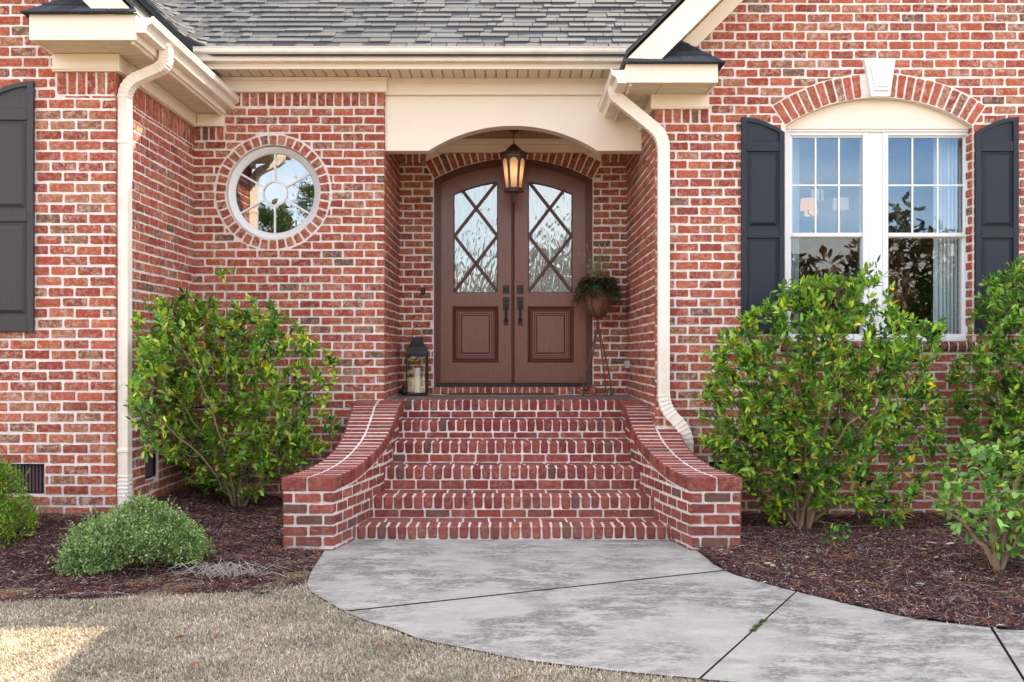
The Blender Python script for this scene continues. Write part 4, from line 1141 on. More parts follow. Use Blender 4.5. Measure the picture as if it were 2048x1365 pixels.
o = np_mesh('grass', np.vstack([v1, v2]), 5, [(0, 1, 2, 3), (3, 2, 4)], np.vstack([c1, c2_]), M['grassm'])
tag(o, 'short dormant tan lawn grass beside the concrete path', 'grass', kind='stuff')
# mulch chips
def chips(n, poly, f, x0, x1, y0, y1, pal, p, lmin, lmax, wmin, wmax):
    x = rs.uniform(x0, x1, n); y = rs.uniform(y0, y1, n); m = inpoly(x, y, poly); x, y = x[m], y[m]; n = len(x)
    an = rs.uniform(0, 2*np.pi, n); ln = rs.uniform(lmin, lmax, n)*.5; w = rs.uniform(wmin, wmax, n)*.5
    tilt = rs.normal(0, .28, n); roll = rs.normal(0, .6, n); z = f(x, y)+rs.uniform(.0, .014, n)
    d = np.stack([np.cos(an)*np.cos(tilt), np.sin(an)*np.cos(tilt), np.sin(tilt)], 1); s = np.stack([-np.sin(an)*np.cos(roll), np.cos(an)*np.cos(roll), np.sin(roll)], 1)
    c = np.stack([x, y, z], 1); bend = rs.uniform(-.25, .25, n)
    V = np.zeros((n, 6, 3)); up = np.array([0, 0, 1.])
    V[:, 0] = c-d*ln[:, None]-s*w[:, None]*.5; V[:, 1] = c-d*ln[:, None]+s*w[:, None]*.6
    off = s*(bend*ln)[:, None]+up*(np.abs(w)*.6)[:, None]
    V[:, 2] = c+s*w[:, None]+off; V[:, 3] = c-s*w[:, None]+off
    V[:, 4] = c+d*ln[:, None]+s*w[:, None]*.4; V[:, 5] = c+d*ln[:, None]-s*w[:, None]*.4
    cols = np.array(pal)[rs.choice(len(pal), n, p=p)]*rs.uniform(.5, 1.15, n)[:, None]
    return V.reshape(-1, 3), cols
pal = [(.15, .068, .068), (.095, .044, .046), (.25, .15, .145), (.045, .024, .024), (.40, .32, .30), (.30, .12, .06), (.58, .52, .47)]; pr_ = [.29, .25, .14, .17, .06, .06, .03]
VV, CC = [], []
for (poly, f, x0, x1, y0, y1, n) in ((bedL, gz, -4.6, -1.1, 5.3, 9.5, 130000), (bedR, gzr, 1.2, 5.4, 4.8, 8.6, 130000), (bedL, gz, -7, -4.6, 5.3, 7.6, 14000), (bedR, gzr, 5.4, 7, 4.8, 8.6, 12000)):
    a, b = chips(n, poly, f, x0, x1, y0, y1, pal, pr_, .008, .036, .002, .0065); VV.append(a); CC.append(b)
    a, b = chips(n//14, poly, f, x0, x1, y0, y1, [(.28, .10, .045), (.36, .20, .12), (.42, .38, .34)], [.5, .3, .2], .06, .13, .0015, .003); VV.append(a+np.array([0, 0, .008])); CC.append(b)
o = np_mesh('mulch', np.vstack(VV), 6, [(0, 1, 2, 3), (3, 2, 4, 5)], np.vstack(CC), M['chip'])
tag(o, 'dark reddish shredded bark mulch and pine needles in the planting beds', 'mulch', kind='stuff')

# ---------------------------------------------------------------- leaves and shrubs
def leaves_np(base, dirv, ln, wd, droop=.15, rng_=rs):
    n = len(base); d = dirv/np.linalg.norm(dirv, axis=1)[:, None]
    r = rng_.normal(0, 1, (n, 3))*.5+np.array([0, 0, 1.]); s = np.cross(d, r); s /= np.linalg.norm(s, axis=1)[:, None]+1e-9; u = np.cross(s, d)
    L = ln[:, None]; Wd = wd[:, None]; V = np.zeros((n, 8, 3))
    dr = -np.array([0, 0, 1.])*L*droop
    V[:, 0] = base; V[:, 1] = base+d*L*.35+s*Wd*.5+u*Wd*.12+dr*.12; V[:, 2] = base+d*L*.72+s*Wd*.36+u*Wd*.10+dr*.5
    V[:, 3] = base+d*L+dr; V[:, 4] = base+d*L*.72-s*Wd*.36+u*Wd*.10+dr*.5; V[:, 5] = base+d*L*.35-s*Wd*.5+u*Wd*.12+dr*.12
    V[:, 6] = base+d*L*.35-u*Wd*.08+dr*.12; V[:, 7] = base+d*L*.72-u*Wd*.06+dr*.5
    return V.reshape(-1, 3)
LF = [(0, 6, 1), (6, 7, 2, 1), (7, 3, 2), (0, 5, 6), (5, 4, 7, 6), (4, 3, 7)]
def shrub(name, label, cat, basepx, Y, polypx, depth, nstem, ntwig, ymax, leaf, greens, gp, seed, stemr=.016, up=.25, per=(8, 14), group=None, sparse=None, spread=.03):
    r = np.random.RandomState(seed); bx, by = PX(basepx[0], Y), Y; bz = PZ(basepx[1], Y)
    root = empty(name, (bx, by, bz)); tag(root, label, cat, group)
    P = np.array([(PX(a, Y), PZ(b, Y)) for a, b in polypx]); poly = [tuple(p) for p in P]
    cx, cz = P[:, 0].mean(), P[:, 1].mean(); hx, hz = (P[:, 0].max()-P[:, 0].min())/2, (P[:, 1].max()-P[:, 1].min())/2
    pts = []
    while len(pts) < ntwig:
        x = r.uniform(P[:, 0].min(), P[:, 0].max()); z = r.uniform(P[:, 1].min(), P[:, 1].max())
        if not inpoly([x], [z], poly)[0]: continue
        qq = math.hypot((x-cx)/hx, (z-cz)/hz)
        if qq > .90 and r.rand() < (qq-.86)*2.4: continue
        if sparse and r.rand() < sparse(x*FPX/Y+1024, HY-(z-CAMH)*FPX/Y): continue
        q = min(1, math.hypot((x-cx)/hx, (z-cz)/hz)); dd = depth*math.sqrt(max(.08, 1-q*q)); y = Y+r.uniform(-1, 1)*dd
        if abs(y-Y) < dd*.45 and r.rand() < .45: y = Y-dd*r.uniform(.5, 1)
        y = min(y, ymax-r.uniform(0, .1))
        if x < XL+.08 and y > ZA:          # keep clear of the return wall: these twigs lean forward out of the corner
            t_ = (XL+.08+r.uniform(0, .28))/x; x, y, z = x*t_, y*t_, CAMH+(z-CAMH)*t_
        pts.append((x, y, z))
    pts = np.array(pts)
    wb = MB(); stems = []; nodes = []
    for i in range(nstem):
        if i == 0: tg = [pts[np.argmax(pts[:, 2])]]
        else:
            dm_ = np.min([((pts-q_)**2).sum(1) for q_ in tg], axis=0)*np.where(pts[:, 2] < cz-.55*hz, .25, 1); tg.append(pts[dm_.argmax()])
        t = tg[-1].copy()
        b0 = np.array([bx+r.uniform(-spread, spread)*2, by+r.uniform(-spread, spread)*2, bz-.05]); c = np.array([b0[0]+(t[0]-b0[0])*.28+r.uniform(-.05, .05), b0[1]+(t[1]-b0[1])*.3, b0[2]+(t[2]-b0[2])*.6])
        path = []
        for j in range(11):
            u = j/10; p = b0*(1-u)**2+c*2*u*(1-u)+t*u*u+r.normal(0, .008, 3)*(j > 0); path.append(p); nodes.append((p, stemr*(1-.8*u)))
        wb.tube(path, [stemr*r.uniform(.8, 1.1)*(1-.82*j/10) for j in range(11)], 6); stems.append(path)
    NP = np.array([n_[0] for n_ in nodes]); NR = np.array([n_[1] for n_ in nodes])
    lb, ld, ll, lw, lc = [], [], [], [], []
    cen = np.array([bx*.4+cx*.6, Y+.15, cz-.35*hz]); greens = np.array(greens)
    pts = pts[np.argsort(((pts-np.array([bx, by, bz]))**2).sum(1))]
    for t in pts:
        d2 = ((NP-t)**2).sum(1)+np.where(NP[:, 2] > t[2]+.02, .6, 0); j = d2.argmin(); a = NP[j]; mid = (a+t)/2+r.normal(0, .03, 3)-np.array([0, 0, .02])
        rr_ = min(NR[j]*.6, .006)
        wb.tube([a, mid, t], [rr_, max(rr_*.6, .0022), .0018], 4, cap=False)
        NP = np.vstack([NP, mid, a*.3+t*.7]); NR = np.concatenate([NR, [rr_*.9, rr_*.7]])
        tw = (t-a)/(np.linalg.norm(t-a)+1e-6); out = (t-cen)/(np.linalg.norm(t-cen)+1e-6)
        ax = tw*.5+out*.7+np.array([0, -.1, up*2]); ax /= np.linalg.norm(ax)
        k = r.randint(per[0], per[1]); tone = r.choice(len(greens), p=gp)
        for q in range(k):
            f = q/k; bpos = t-tw*.10*(1-f)*r.uniform(.5, 1.2) if r.rand() < .75 else t-tw*.2*r.rand()
            dv = ax*r.uniform(.2, 1.0)+r.normal(0, .6, 3); dv[1] -= .15; dv[2] += .12
            lb.append(bpos); ld.append(dv); L = r.uniform(*leaf[0]); ll.append(L); lw.append(L*leaf[1]*r.uniform(.8, 1.15))
            ci = tone if r.rand() < .65 else r.choice(len(greens), p=gp); lc.append(greens[ci]*r.uniform(.75, 1.25))
    V = leaves_np(np.array(lb), np.array(ld), np.array(ll), np.array(lw), .10, r)
    y = V[:, 1]; V[:, 1] = np.minimum(y, ymax); V[:, 0] = np.where(V[:, 1] > ZA, np.maximum(V[:, 0], XL+.012), V[:, 0])
    cr2 = np_mesh('foliage', V, 8, LF, np.array(lc), M['leaf']); place(cr2, root)
    place(wb.build('branches', M['bark'], smooth=True), root)
    return root
GR = [(.085, .22, .03), (.15, .34, .04), (.31, .50, .045), (.50, .64, .06), (.035, .09, .025), (.72, .56, .04)]
GPp = [.28, .28, .17, .10, .15, .02]
lp = [(266, 890), (262, 800), (285, 740), (272, 650), (300, 600), (352, 572), (430, 600), (438, 556), (466, 545), (505, 590), (560, 612), (600, 650), (640, 655), (668, 690), (680, 770), (650, 810), (690, 850), (668, 900), (620, 935), (560, 950), (520, 1000), (440, 998), (370, 950), (300, 905)]
shrub('evergreen_shrub', 'leafy bright green shrub in the brick corner left of the steps', 'shrub', (478, 1012), 8.75, lp, .50, 10, 900, 9.36, ((.052, .092), .38), GR, [.17, .26, .26, .19, .09, .03], 11,
      sparse=lambda x, y: .72 if (y < 600 or x > 625) else (.35 if y > 930 else 0))
rp = [(1372, 850), (1425, 700), (1500, 620), (1560, 590), (1580, 548), (1650, 560), (1690, 560), (1738, 528), (1765, 575), (1785, 640), (1860, 638), (1878, 660), (1830, 730), (1850, 800), (1885, 880), (1870, 960), (1830, 1010), (1775, 1075), (1740, 1010), (1650, 1000), (1600, 1010), (1540, 1040), (1490, 990), (1400, 900)]
shrub('evergreen_shrub', 'largest leafy green shrub, in front of the double window', 'shrub', (1600, 1062), 7.93, rp, .52, 13, 1250, 8.5, ((.052, .094), .36), GR, [.22, .28, .22, .13, .12, .03], 23, stemr=.022,
      sparse=lambda x, y: .6 if (x > 1730 and y > 880) else (.35 if y > 960 else 0))
fp = [(1905, 730), (1945, 690), (1960, 640), (1975, 560), (2030, 508), (2090, 530), (2160, 620), (2220, 760), (2200, 930), (2120, 990), (2020, 960), (1960, 930), (1915, 840)]
shrub('evergreen_shrub', 'dark green shrub at the right edge beside the far black shutter', 'shrub', (2085, 1060), 8.05, fp, .42, 9, 760, 8.5, ((.052, .092), .37), GR, [.30, .30, .18, .08, .13, .01], 31, stemr=.02,
      sparse=lambda x, y: .4 if x < 1950 else 0)
cp = [(1830, 990), (1880, 960), (1890, 890), (1940, 868), (2000, 900), (2060, 860), (2130, 900), (2150, 1010), (2110, 1080), (2040, 1110), (1985, 1095), (1945, 1060), (1900, 1060), (1870, 1010)]
shrub('young_camellia', 'sparse young bush with round pale leaves and one bare trunk in the right bed', 'bush', (1996, 1138), 6.53, cp, .32, 8, 200, 8.4, ((.05, .082), .60), [(.14, .32, .05), (.24, .45, .09), (.10, .24, .05), (.42, .55, .08), (.65, .55, .04)], [.33, .28, .22, .14, .03], 41, stemr=.024, per=(4, 8), up=.1, spread=.004)
sp_ = [(1645, 1055), (1660, 1048), (1685, 1060), (1688, 1085), (1660, 1095), (1640, 1080)]
shrub('seedling', 'small dark green seedling in the mulch under the large shrub', 'seedling', (1666, 1108), 7.1, sp_, .06, 3, 9, 8.4, ((.04, .06), .4), GR, [.4, .2, .05, .0, .35, 0], 51, stemr=.004, per=(6, 9), spread=.006)

def mound(name, label, cat, c, rad, n, leafl, greens, gp, seed, lumps, mat='leafm', upright=0):
    r = np.random.RandomState(seed); root = empty(name, (c[0], c[1], c[2])); tag(root, label, cat)
    L = []
    for q in range(lumps):
        a = r.uniform(0, 2*np.pi); e = r.rand()**.8; k = math.sqrt(r.rand()); h = (1-k*k)*r.uniform(.55, 1.0)
        sz = r.uniform(.20, .34); L.append((k*.82*math.cos(a), k*.82*math.sin(a), max(h*.80, .12), sz))
    L.append((0, 0, .45, .42)); L.append((0, 0, .78, .24)); L = np.array(L); w = L[:, 3]**2; w /= w.sum(); li = r.choice(len(L), n, p=w)
    dirs = r.normal(0, 1, (n, 3)); dirs[:, 2] = dirs[:, 2]*.9+.25; dirs /= np.linalg.norm(dirs, axis=1)[:, None]
    rr_ = (.62+.38*r.rand(n)**.5)*L[li, 3]*(1+.22*(r.rand(n) > .93)); pos = L[li, :3]+dirs*rr_[:, None]; pos *= np.array(rad)
    pos += r.normal(0, .008, (n, 3)); pos += np.array(c); pos[:, 2] = np.maximum(pos[:, 2], c[2]+.005+.02*r.rand(n))
    d = dirs*.8+r.normal(0, .6, (n, 3))+np.array([0, 0, .3+upright]); ll = r.uniform(*leafl, n)
    cl = (np.sin(pos[:, 0]*23)+np.sin(pos[:, 2]*29+1)+np.sin(pos[:, 1]*19))/3
    cols = np.array(greens)[r.choice(len(greens), n, p=gp)]*(r.uniform(.7, 1.25, n)*(1+.2*cl))[:, None]
    sb, sd, wb = [], [], MB()
    for q in range(420):
        k = r.randint(n); b = pos[k]; dd = dirs[k]+np.array([0, 0, .5])+r.normal(0, .25, 3); dd /= np.linalg.norm(dd); Ls = r.uniform(.04, .11)
        if b[2] < c[2]+.06: dd[2] = abs(dd[2])*.3
        wb.tube([b, b+dd*Ls], [.0016, .0007], 3, cap=False)
        for t in range(12): sb.append(b+dd*Ls*(t+1)/12); sd.append(dd*.5+r.normal(0, .6, 3))
    sb, sd = np.array(sb), np.array(sd); ls = r.uniform(leafl[0]*.8, leafl[1]*.85, len(sb))
    sc = np.array(greens)[r.choice(len(greens), len(sb), p=gp)]*r.uniform(.9, 1.35, len(sb))[:, None]
    place(np_mesh('foliage', leaves_np(np.vstack([pos, sb]), np.vstack([d, sd]), np.concatenate([ll, ls]), np.concatenate([ll, ls])*.55, .05, r), 8, LF, np.vstack([cols, sc]), M[mat]), root)
    for i in range(260):
        q = pos[r.randint(n)]; b = np.array(c)+r.normal(0, .03, 3)*np.array([1, 1, 0]); m = (q+b)/2+r.normal(0, .03, 3); e = q+(q-b)*.06
        wb.tube([b, m, e], [.004, .0025, .0012], 4, cap=False)
    place(wb.build('branches', M['bark']), root)
Ym = 6.64; cxm = PX(275, Ym)
mound('low_shrub', 'low mounded grey green shrub with tiny leaves beside the lawn', 'shrub', (cxm, Ym, .03), (.50, .46, .42), 30000, (.012, .024), [(.22, .34, .09), (.15, .29, .06), (.36, .46, .16), (.07, .15, .05), (.46, .50, .28), (.18, .31, .14)], [.26, .24, .18, .11, .09, .12], 5, 40)
mound('boxwood', 'upright yellow green boxwood cut off by the left edge', 'shrub', (-3.72, 7.0, .08), (.34, .32, .76), 26000, (.014, .024), [(.13, .28, .025), (.20, .36, .03), (.30, .40, .04), (.07, .16, .03), (.36, .26, .05)], [.33, .27, .17, .17, .06], 6, 30, upright=.5)

# dry grass tuft, leaf litter, twigs
r = np.random.RandomState(9)
mb = MB(); tx, ty = G(445, 1158)
for i in range(80):
    a = r.uniform(0, 2*np.pi); L = r.uniform(.08, .30); h = r.uniform(.01, .08)
    b = (tx+r.normal(0, .10), ty+r.normal(0, .06), .025); mb.col = tuple(np.array((.50, .45, .40))*r.uniform(.6, 1.1))+(1,)
    e = (b[0]+math.cos(a)*L, b[1]+math.sin(a)*L*.6, .03+h*.3); m = ((b[0]+e[0])/2, (b[1]+e[1])/2, .03+h)
    mb.tube([b, m, e], [.0022, .002, .001], 3, cap=False)
tag(mb.build('dry_grass', M['grassm']), 'tuft of bleached dead stems in the mulch by the low shrub', 'dead plant')
def litter(name, label, spots, f, cat='leaf', cols=None, size=(.05, .09), kind=None, thing=True):
    base = np.array([(x, y, f(x, y)+.018) for x, y in spots], float); n = len(base)
    d = r.normal(0, 1, (n, 3)); d[:, 2] *= .12; ln = r.uniform(*size, n)
    c = np.array(cols)[r.randint(len(cols), size=n)]*r.uniform(.8, 1.2, n)[:, None]
    o = np_mesh(name, leaves_np(base, d, ln, ln*.42, -.05, r), 8, LF, c, M['leaf']); tag(o, label, cat, kind=kind); return o
sp1 = [(x, y) for x, y in zip(r.uniform(1.3, 4.6, 150), r.uniform(4.9, 8.4, 150)) if inpoly([x], [y], bedR)[0]]
sp2 = [(x, y) for x, y in zip(r.uniform(-4.2, -1.3, 60), r.uniform(5.7, 9.2, 60)) if inpoly([x], [y], bedL)[0]]
litter('leaf_litter', 'scattered fallen leaves and bits on the mulch beds', sp1, gzr, 'leaf litter', [(.30, .34, .10), (.40, .34, .14), (.22, .09, .04), (.45, .40, .32), (.15, .22, .06)], (.03, .07), 'stuff')
litter('leaf_litter', 'scattered fallen leaves in the bed left of the steps', sp2, gz, 'leaf litter', [(.30, .12, .05), (.40, .34, .24), (.25, .10, .04)], (.03, .07), 'stuff')
lf = lambda x, y: .004
def oneleaf(px, py, label, col, size, f=lf): x, y = G(px, py); litter('fallen_leaf', label, [(x, y)], f, 'leaf', [col], (size, size*1.05))
oneleaf(183, 1227, 'fresh yellow green leaf lying on the tan lawn', (.35, .52, .06), .05)
oneleaf(372, 1281, 'brown leaf on the lawn, nearest of the brown leaves to the low shrub', (.30, .13, .05), .055)
oneleaf(442, 1272, 'orange brown leaf on the lawn, right of the other brown leaves', (.42, .17, .04), .045)
oneleaf(390, 1334, 'rust coloured leaf on the lawn near the bottom of the picture', (.38, .13, .05), .06)
oneleaf(757, 1294, 'small reddish leaf on the lawn below the curved path edge', (.32, .11, .05), .05)
oneleaf(1850, 1160, 'yellow orange leaf on the right mulch bed', (.50, .26, .04), .06, gzr)
x, y = G(1874, 1100); litter('fallen_leaf', 'pale curled oak leaf on the right mulch bed', [(x, y), (x+.03, y+.005), (x+.05, y-.01)], gzr, 'leaf', [(.60, .52, .46)], (.07, .10))
x, y = G(508, 1193); litter('fallen_leaf', 'crumpled black leaf clump at the lawn edge', [(x+i*.012, y+(i % 3)*.012) for i in range(7)], lambda a, b: .0, 'leaf', [(.02, .018, .03)], (.03, .05))
mb = MB(); x, y = G(1912, 1122); mb.tube([(x-.1, y-.02, .03), (x, y+.02, .045), (x+.12, y+.05, .035)], [.004, .004, .002], 5); mb.tube([(x, y+.02, .045), (x+.06, y-.05, .03)], [.003, .0015], 5)
tag(mb.build('twig', M['bark']), 'thin forked grey twig on the right mulch bed', 'twig')
mb = MB(); x, y = G(1020, 1356, 0); mb.tube([(x-.03, y-.06, -.0), (x, y, .004), (x+.07, y+.03, .006), (x+.2, y+.03, .0)], [.004, .005, .005, .003], 5)
tag(mb.build('twig', M['bark']), 'curved pale twig on the lawn at the bottom of the picture', 'twig')
# moss in the path joint
r = np.random.RandomState(12); p0, p1 = Vector(G(1530, 1240)), Vector(G(1503, 1265)); B0 = []
for i in range(500):
    t = r.rand(); q = p0.lerp(p1, t); B0.append((q.x+r.normal(0, .008), q.y+r.normal(0, .008), .0))
B0 = np.array(B0); n = len(B0); d = r.normal(0, .5, (n, 3))+np.array([0, 0, 1]); ln = r.uniform(.004, .010, n)
tag(np_mesh('moss', leaves_np(B0, d, ln, ln*.6, 0, r), 8, LF, np.array([(.09, .14, .02)])*r.uniform(.6, 1.3, n)[:, None], M['leafm']), 'small patch of green moss in the path joint', 'moss', kind='stuff')

# ---------------------------------------------------------------- porch things
# floor lantern with candle
YLn = 10.52; lx = PX(834.5, YLn); z0 = .969; hw = .100; px_ = YLn/FPX
ln_ = empty('floor_lantern', (lx, YLn, z0)); tag(ln_, 'tall black metal lantern with glass sides standing on the porch floor', 'lantern')
mb = MB(); zb_, zg = z0+.03, PZ(713, YLn)
mb.box(lx-hw-.008, lx+hw+.008, YLn-hw-.008, YLn+hw+.008, z0, z0+.028, b=.004)
for a in (-1, 1):
    for b in (-1, 1): mb.box(lx+a*hw-.008, lx+a*hw+.008, YLn+b*hw-.008, YLn+b*hw+.008, z0+.028, zg, b=.002)
mb.box(lx-hw-.01, lx+hw+.01, YLn-hw-.01, YLn+hw+.01, zg, zg+.02, b=.003)
place(mb.build('frame', M['metal']), ln_)
mb = MB(); sec = [(hw+.012, zg+.02), (hw+.008, zg+.05), (hw-.01, zg+.10), (hw-.035, zg+.14), (.052, zg+.165), (.050, zg+.18), (.054, zg+.182), (.054, zg+.198), (.03, zg+.2)]
rg = [[mb.V((lx+sx*h, YLn+sy*h, z)) for sx, sy in ((-1, -1), (1, -1), (1, 1), (-1, 1))] for h, z in sec]
for A, B in zip(rg, rg[1:]):
    for j in range(4): mb.F([A[j], A[(j+1) % 4], B[(j+1) % 4], B[j]])
mb.F(rg[-1]); mb.F(rg[0][::-1]); place(mb.build('roof', M['metal']), ln_)
mb = MB(); zt_ = zg+.19; mb.tube([(lx-.05, YLn, zt_)]+[(lx+.05*math.cos(a)*-1, YLn, zt_+.07+.055*math.sin(a)) for a in np.linspace(0, math.pi, 12)]+[(lx+.05, YLn, zt_)], .0035, 6); place(mb.build('handle', M['metal']), ln_)
for a, b in ((0, -1), (0, 1), (-1, 0), (1, 0)):
    mb = MB()
    if a == 0: mb.box(lx-hw+.009, lx+hw-.009, YLn+b*hw-.001, YLn+b*hw+.001, z0+.028, zg, 0)
    else: mb.box(lx+a*hw-.001, lx+a*hw+.001, YLn-hw+.009, YLn+hw-.009, z0+.028, zg, 0)
    place(mb.build('glass_pane', M['lglass']), ln_)
mb = MB(); mb.lathe([(.036, 0), (.036, .255), (.032, .261), (.004, .258), (.002, .275)], (lx, YLn, z0+.029), 20); tag(mb.build('candle', M['wax']), 'white pillar candle inside the black floor lantern', 'candle')
mb = MB(); mb.lathe([(.035, 0), (.042, .03), (.03, .075), (.018, .085), (.012, .10)], (PX(808, 10.6), 10.6, z0), 14); tag(mb.build('black_object', M['metal']), 'small black object on the porch floor left of the lantern', 'door stop')  # black thing of unknown kind, given a plain rounded shape
# doormat
mx0, mx1 = PX(890, 10.45), PX(1116, 10.45)
dmt = empty('doormat', ((mx0+mx1)/2, 10.4, .969)); tag(dmt, 'dark brown doormat lying in front of the double door', 'doormat')
mb = MB(); mb.box(mx0, mx1, 10.17, 10.62, .9695, .984, b=.005); place(mb.build('border', M['matb']), dmt)
mb = MB(); mb.box(mx0+.05, mx1-.05, 10.22, 10.57, .983, .994, b=.004); place(mb.build('pile', M['matm']), dmt)
# hanging lantern
YH = 10.3; hx_, q_ = PX(1027.5, YH), YH/FPX
hl = empty('hanging_lantern', (hx_, YH, CZ)); tag(hl, 'bronze hexagonal lantern with amber glass hanging on a chain over the door', 'lantern')
def hz_(py): return PZ(py, YH)
mb = MB(); mb.lathe([(.055, 0), (.05, -.012), (.02, -.025), (.006, -.035)][::-1], (hx_, YH, CZ-.001), 20); place(mb.build('canopy', M['bronze']), hl)
mb = MB(); z = CZ-.03; i = 0
while z > hz_(288):
    c = [(hx_+(.008*math.cos(t) if i % 2 else 0), YH+(0 if i % 2 else .008*math.cos(t)), z-.014+.017*math.sin(t)) for t in np.linspace(0, 2*math.pi, 9)[:-1]]
    mb.tube(c, .0022, 5, closed=True); z -= .026; i += 1
mb.tube([(hx_, YH+.004, CZ-.03), (hx_-.016, YH+.004, hz_(275)), (hx_, YH+.004, hz_(289))], .0018, 5)
place(mb.build('chain', M['bronze']), hl)
mb = MB(); rot = 0
mb.lathe([(.005, hz_(288)), (.028, hz_(290.5)), (.05, hz_(294)), (.075, hz_(299)), (.088, hz_(303)), (.148, hz_(306)), (.152, hz_(308)), (.132, hz_(311)), (.132, hz_(313.5)), (.004, hz_(314))][::-1], (hx_, YH, 0), 6, rot=rot); place(mb.build('lantern_roof', M['bronze']), hl)
# body: tapered hexagonal frame with arched openings
rt, rb_, zt2, zb2 = .128, .085, hz_(314), hz_(379)
fm = MB(); gl = []
def hexp(r_, k): a = rot+k*math.pi/3; return Vector((hx_+r_*math.cos(a), YH+r_*math.sin(a), 0))
for k in range(6):
    A0, A1 = hexp(rb_, k), hexp(rb_, k+1); B0, B1 = hexp(rt, k), hexp(rt, k+1)
    for v, zz in ((A0, zb2), (A1, zb2), (B0, zt2), (B1, zt2)): v.z = zz
    fm.tube([A0, B0], .008, 6)
    def bl(u, t): return A0.lerp(A1, u).lerp(B0.lerp(B1, u), t)
    # arch plate top
    arc = [(.5-.34*math.cos(t), .80+.13*math.sin(t)) for t in np.linspace(0, math.pi, 11)]
    outer = [(0, 1), (0, 0), (1, 0), (1, 1)]; hole = [(.16, .04), (.84, .04)]+[(1-a, b) for a, b in arc]
    fm.sheet([(0, 0), (1, 0), (1, 1), (0, 1)], [hole], lambda u, t: bl(u, t))
    g = MB(); ids = [g.V(bl(u, t)+(Vector((hx_, YH, 0))-bl(u, t)*1.0).normalized()*0) for u, t in ((.05, 0), (.95, 0), (.95, .97), (.05, .97))]
    cen = (A0+A1+B0+B1)/4; inn = Vector((hx_-cen.x, YH-cen.y, 0)).normalized()*.006
    g.v = [tuple(Vector(v)+inn) for v in g.v]; g.F(ids); place(g.build('glass_pane', M['milk']), hl)
place(fm.build('cage', M['bronze']), hl)
mb = MB(); mb.lathe([(.002, hz_(405)), (.010, hz_(403.5)), (.014, hz_(401)), (.009, hz_(398)), (.014, hz_(394)), (.03, hz_(389)), (.05, hz_(386.5)), (.105, hz_(385)), (.108, hz_(382.5)), (.092, hz_(379)), (.02, hz_(378.6))], (hx_, YH, 0), 12, rot=rot); place(mb.build('finial', M['bronze']), hl)
lp_ = bpy.data.lights.new('added_bulb', 'POINT'); lp_.energy = .4; lp_.color = (1, .60, .32); lp_.shadow_soft_size = .05  # added faint warm light inside the lantern, which itself looks unlit
lo_ = bpy.data.objects.new('added_bulb', lp_); COL.objects.link(lo_); lo_.location = (hx_, YH, hz_(345)); place(lo_, hl)
# plant stand
YP = 10.35
def pp_(px, py, dy=0): return (PX(px, YP), YP+dy, PZ(py, YP))
ps = empty('plant_stand', (PX(1196, YP), YP, .969)); tag(ps, 'tall rusty wrought iron plant stand with scroll feet right of the door', 'plant stand')
zf = PZ(790, YP); tc_ = pp_(1196, 648)
def scroll(c, r0, r1, turns, ax, az, n=22, s=1):
    return [(c[0]+ax[0]*(r0+(r1-r0)*t/n)*math.cos(s*2*math.pi*turns*t/n)+az[0]*(r0+(r1-r0)*t/n)*math.sin(s*2*math.pi*turns*t/n),
             c[1]+ax[1]*(r0+(r1-r0)*t/n)*math.cos(s*2*math.pi*turns*t/n), c[2]+(r0+(r1-r0)*t/n)*math.sin(s*2*math.pi*turns*t/n)) for t in range(n+1)]
feet = [(1165, -.09), (1178, .13), (1209, -.13), (1224, .07)]
for fx, dy in feet:
    mb = MB(); f = (PX(fx, YP), YP+dy); zz = .969+.055; sgn = 1 if fx > 1196 else -1
    dx = (f[0]-tc_[0]); L = math.hypot(dx, dy); ux, uy = dx/L, dy/L
    pts = [(tc_[0], YP, tc_[2]), (tc_[0]+dx*.35, YP+dy*.35, tc_[2]-.22), (tc_[0]+dx*.75, YP+dy*.75, tc_[2]-.48), (f[0], f[1], zz+.05)]
    cc = (f[0]+ux*.0, f[1]+uy*.0, .969+.038)
    sc = [(cc[0]+ux*rr*math.cos(a), cc[1]+uy*rr*math.cos(a), cc[2]+rr*math.sin(a)) for a, rr in zip(np.linspace(math.pi*.8, -math.pi*1.5, 20), np.linspace(.036, .014, 20))]
    mb.tube(pts+sc, .0075, 6); place(mb.build('leg', M['iron'], smooth=True), ps)
mb = MB(); fz = .969+.11
c4 = [(PX(fx, YP)*.92+tc_[0]*.08, YP+dy*.92, fz) for fx, dy in feet]
for i, j in ((0, 1), (1, 3), (3, 2), (2, 0)): mb.tube([c4[i], c4[j]], .004, 5)
place(mb.build('stretcher', M['iron']), ps)
bowl_c = (PX(1196, YP), YP); zr_ = PZ(585, YP); zbm = PZ(636, YP); RB = .155
mb = MB()
mb.tube([(bowl_c[0]+RB*math.cos(a), YP+RB*math.sin(a), zr_) for a in np.linspace(0, 2*math.pi, 33)[:-1]], .0045, 6, closed=True)
for k in range(8):
    a0 = k*math.pi/4+.2; pts = []
    for t in np.linspace(0, 1, 10): rr = (RB+.006)*math.cos(t*math.pi/2*.97); pts.append((bowl_c[0]+rr*math.cos(a0), YP+rr*math.sin(a0), zr_-(zr_-zbm)*math.sin(t*math.pi/2)))
    mb.tube(pts, .0055, 5)
    c_ = (bowl_c[0]+(RB+.012)*math.cos(a0+.35), YP+(RB+.012)*math.sin(a0+.35), zr_-.055); tx_, ty_ = -math.sin(a0+.35), math.cos(a0+.35)
    mb.tube([(c_[0]+tx_*rr*math.cos(q), c_[1]+ty_*rr*math.cos(q), c_[2]+rr*math.sin(q)) for q, rr in zip(np.linspace(0, 3.2*math.pi, 24), np.linspace(.040, .012, 24))], .0048, 5)
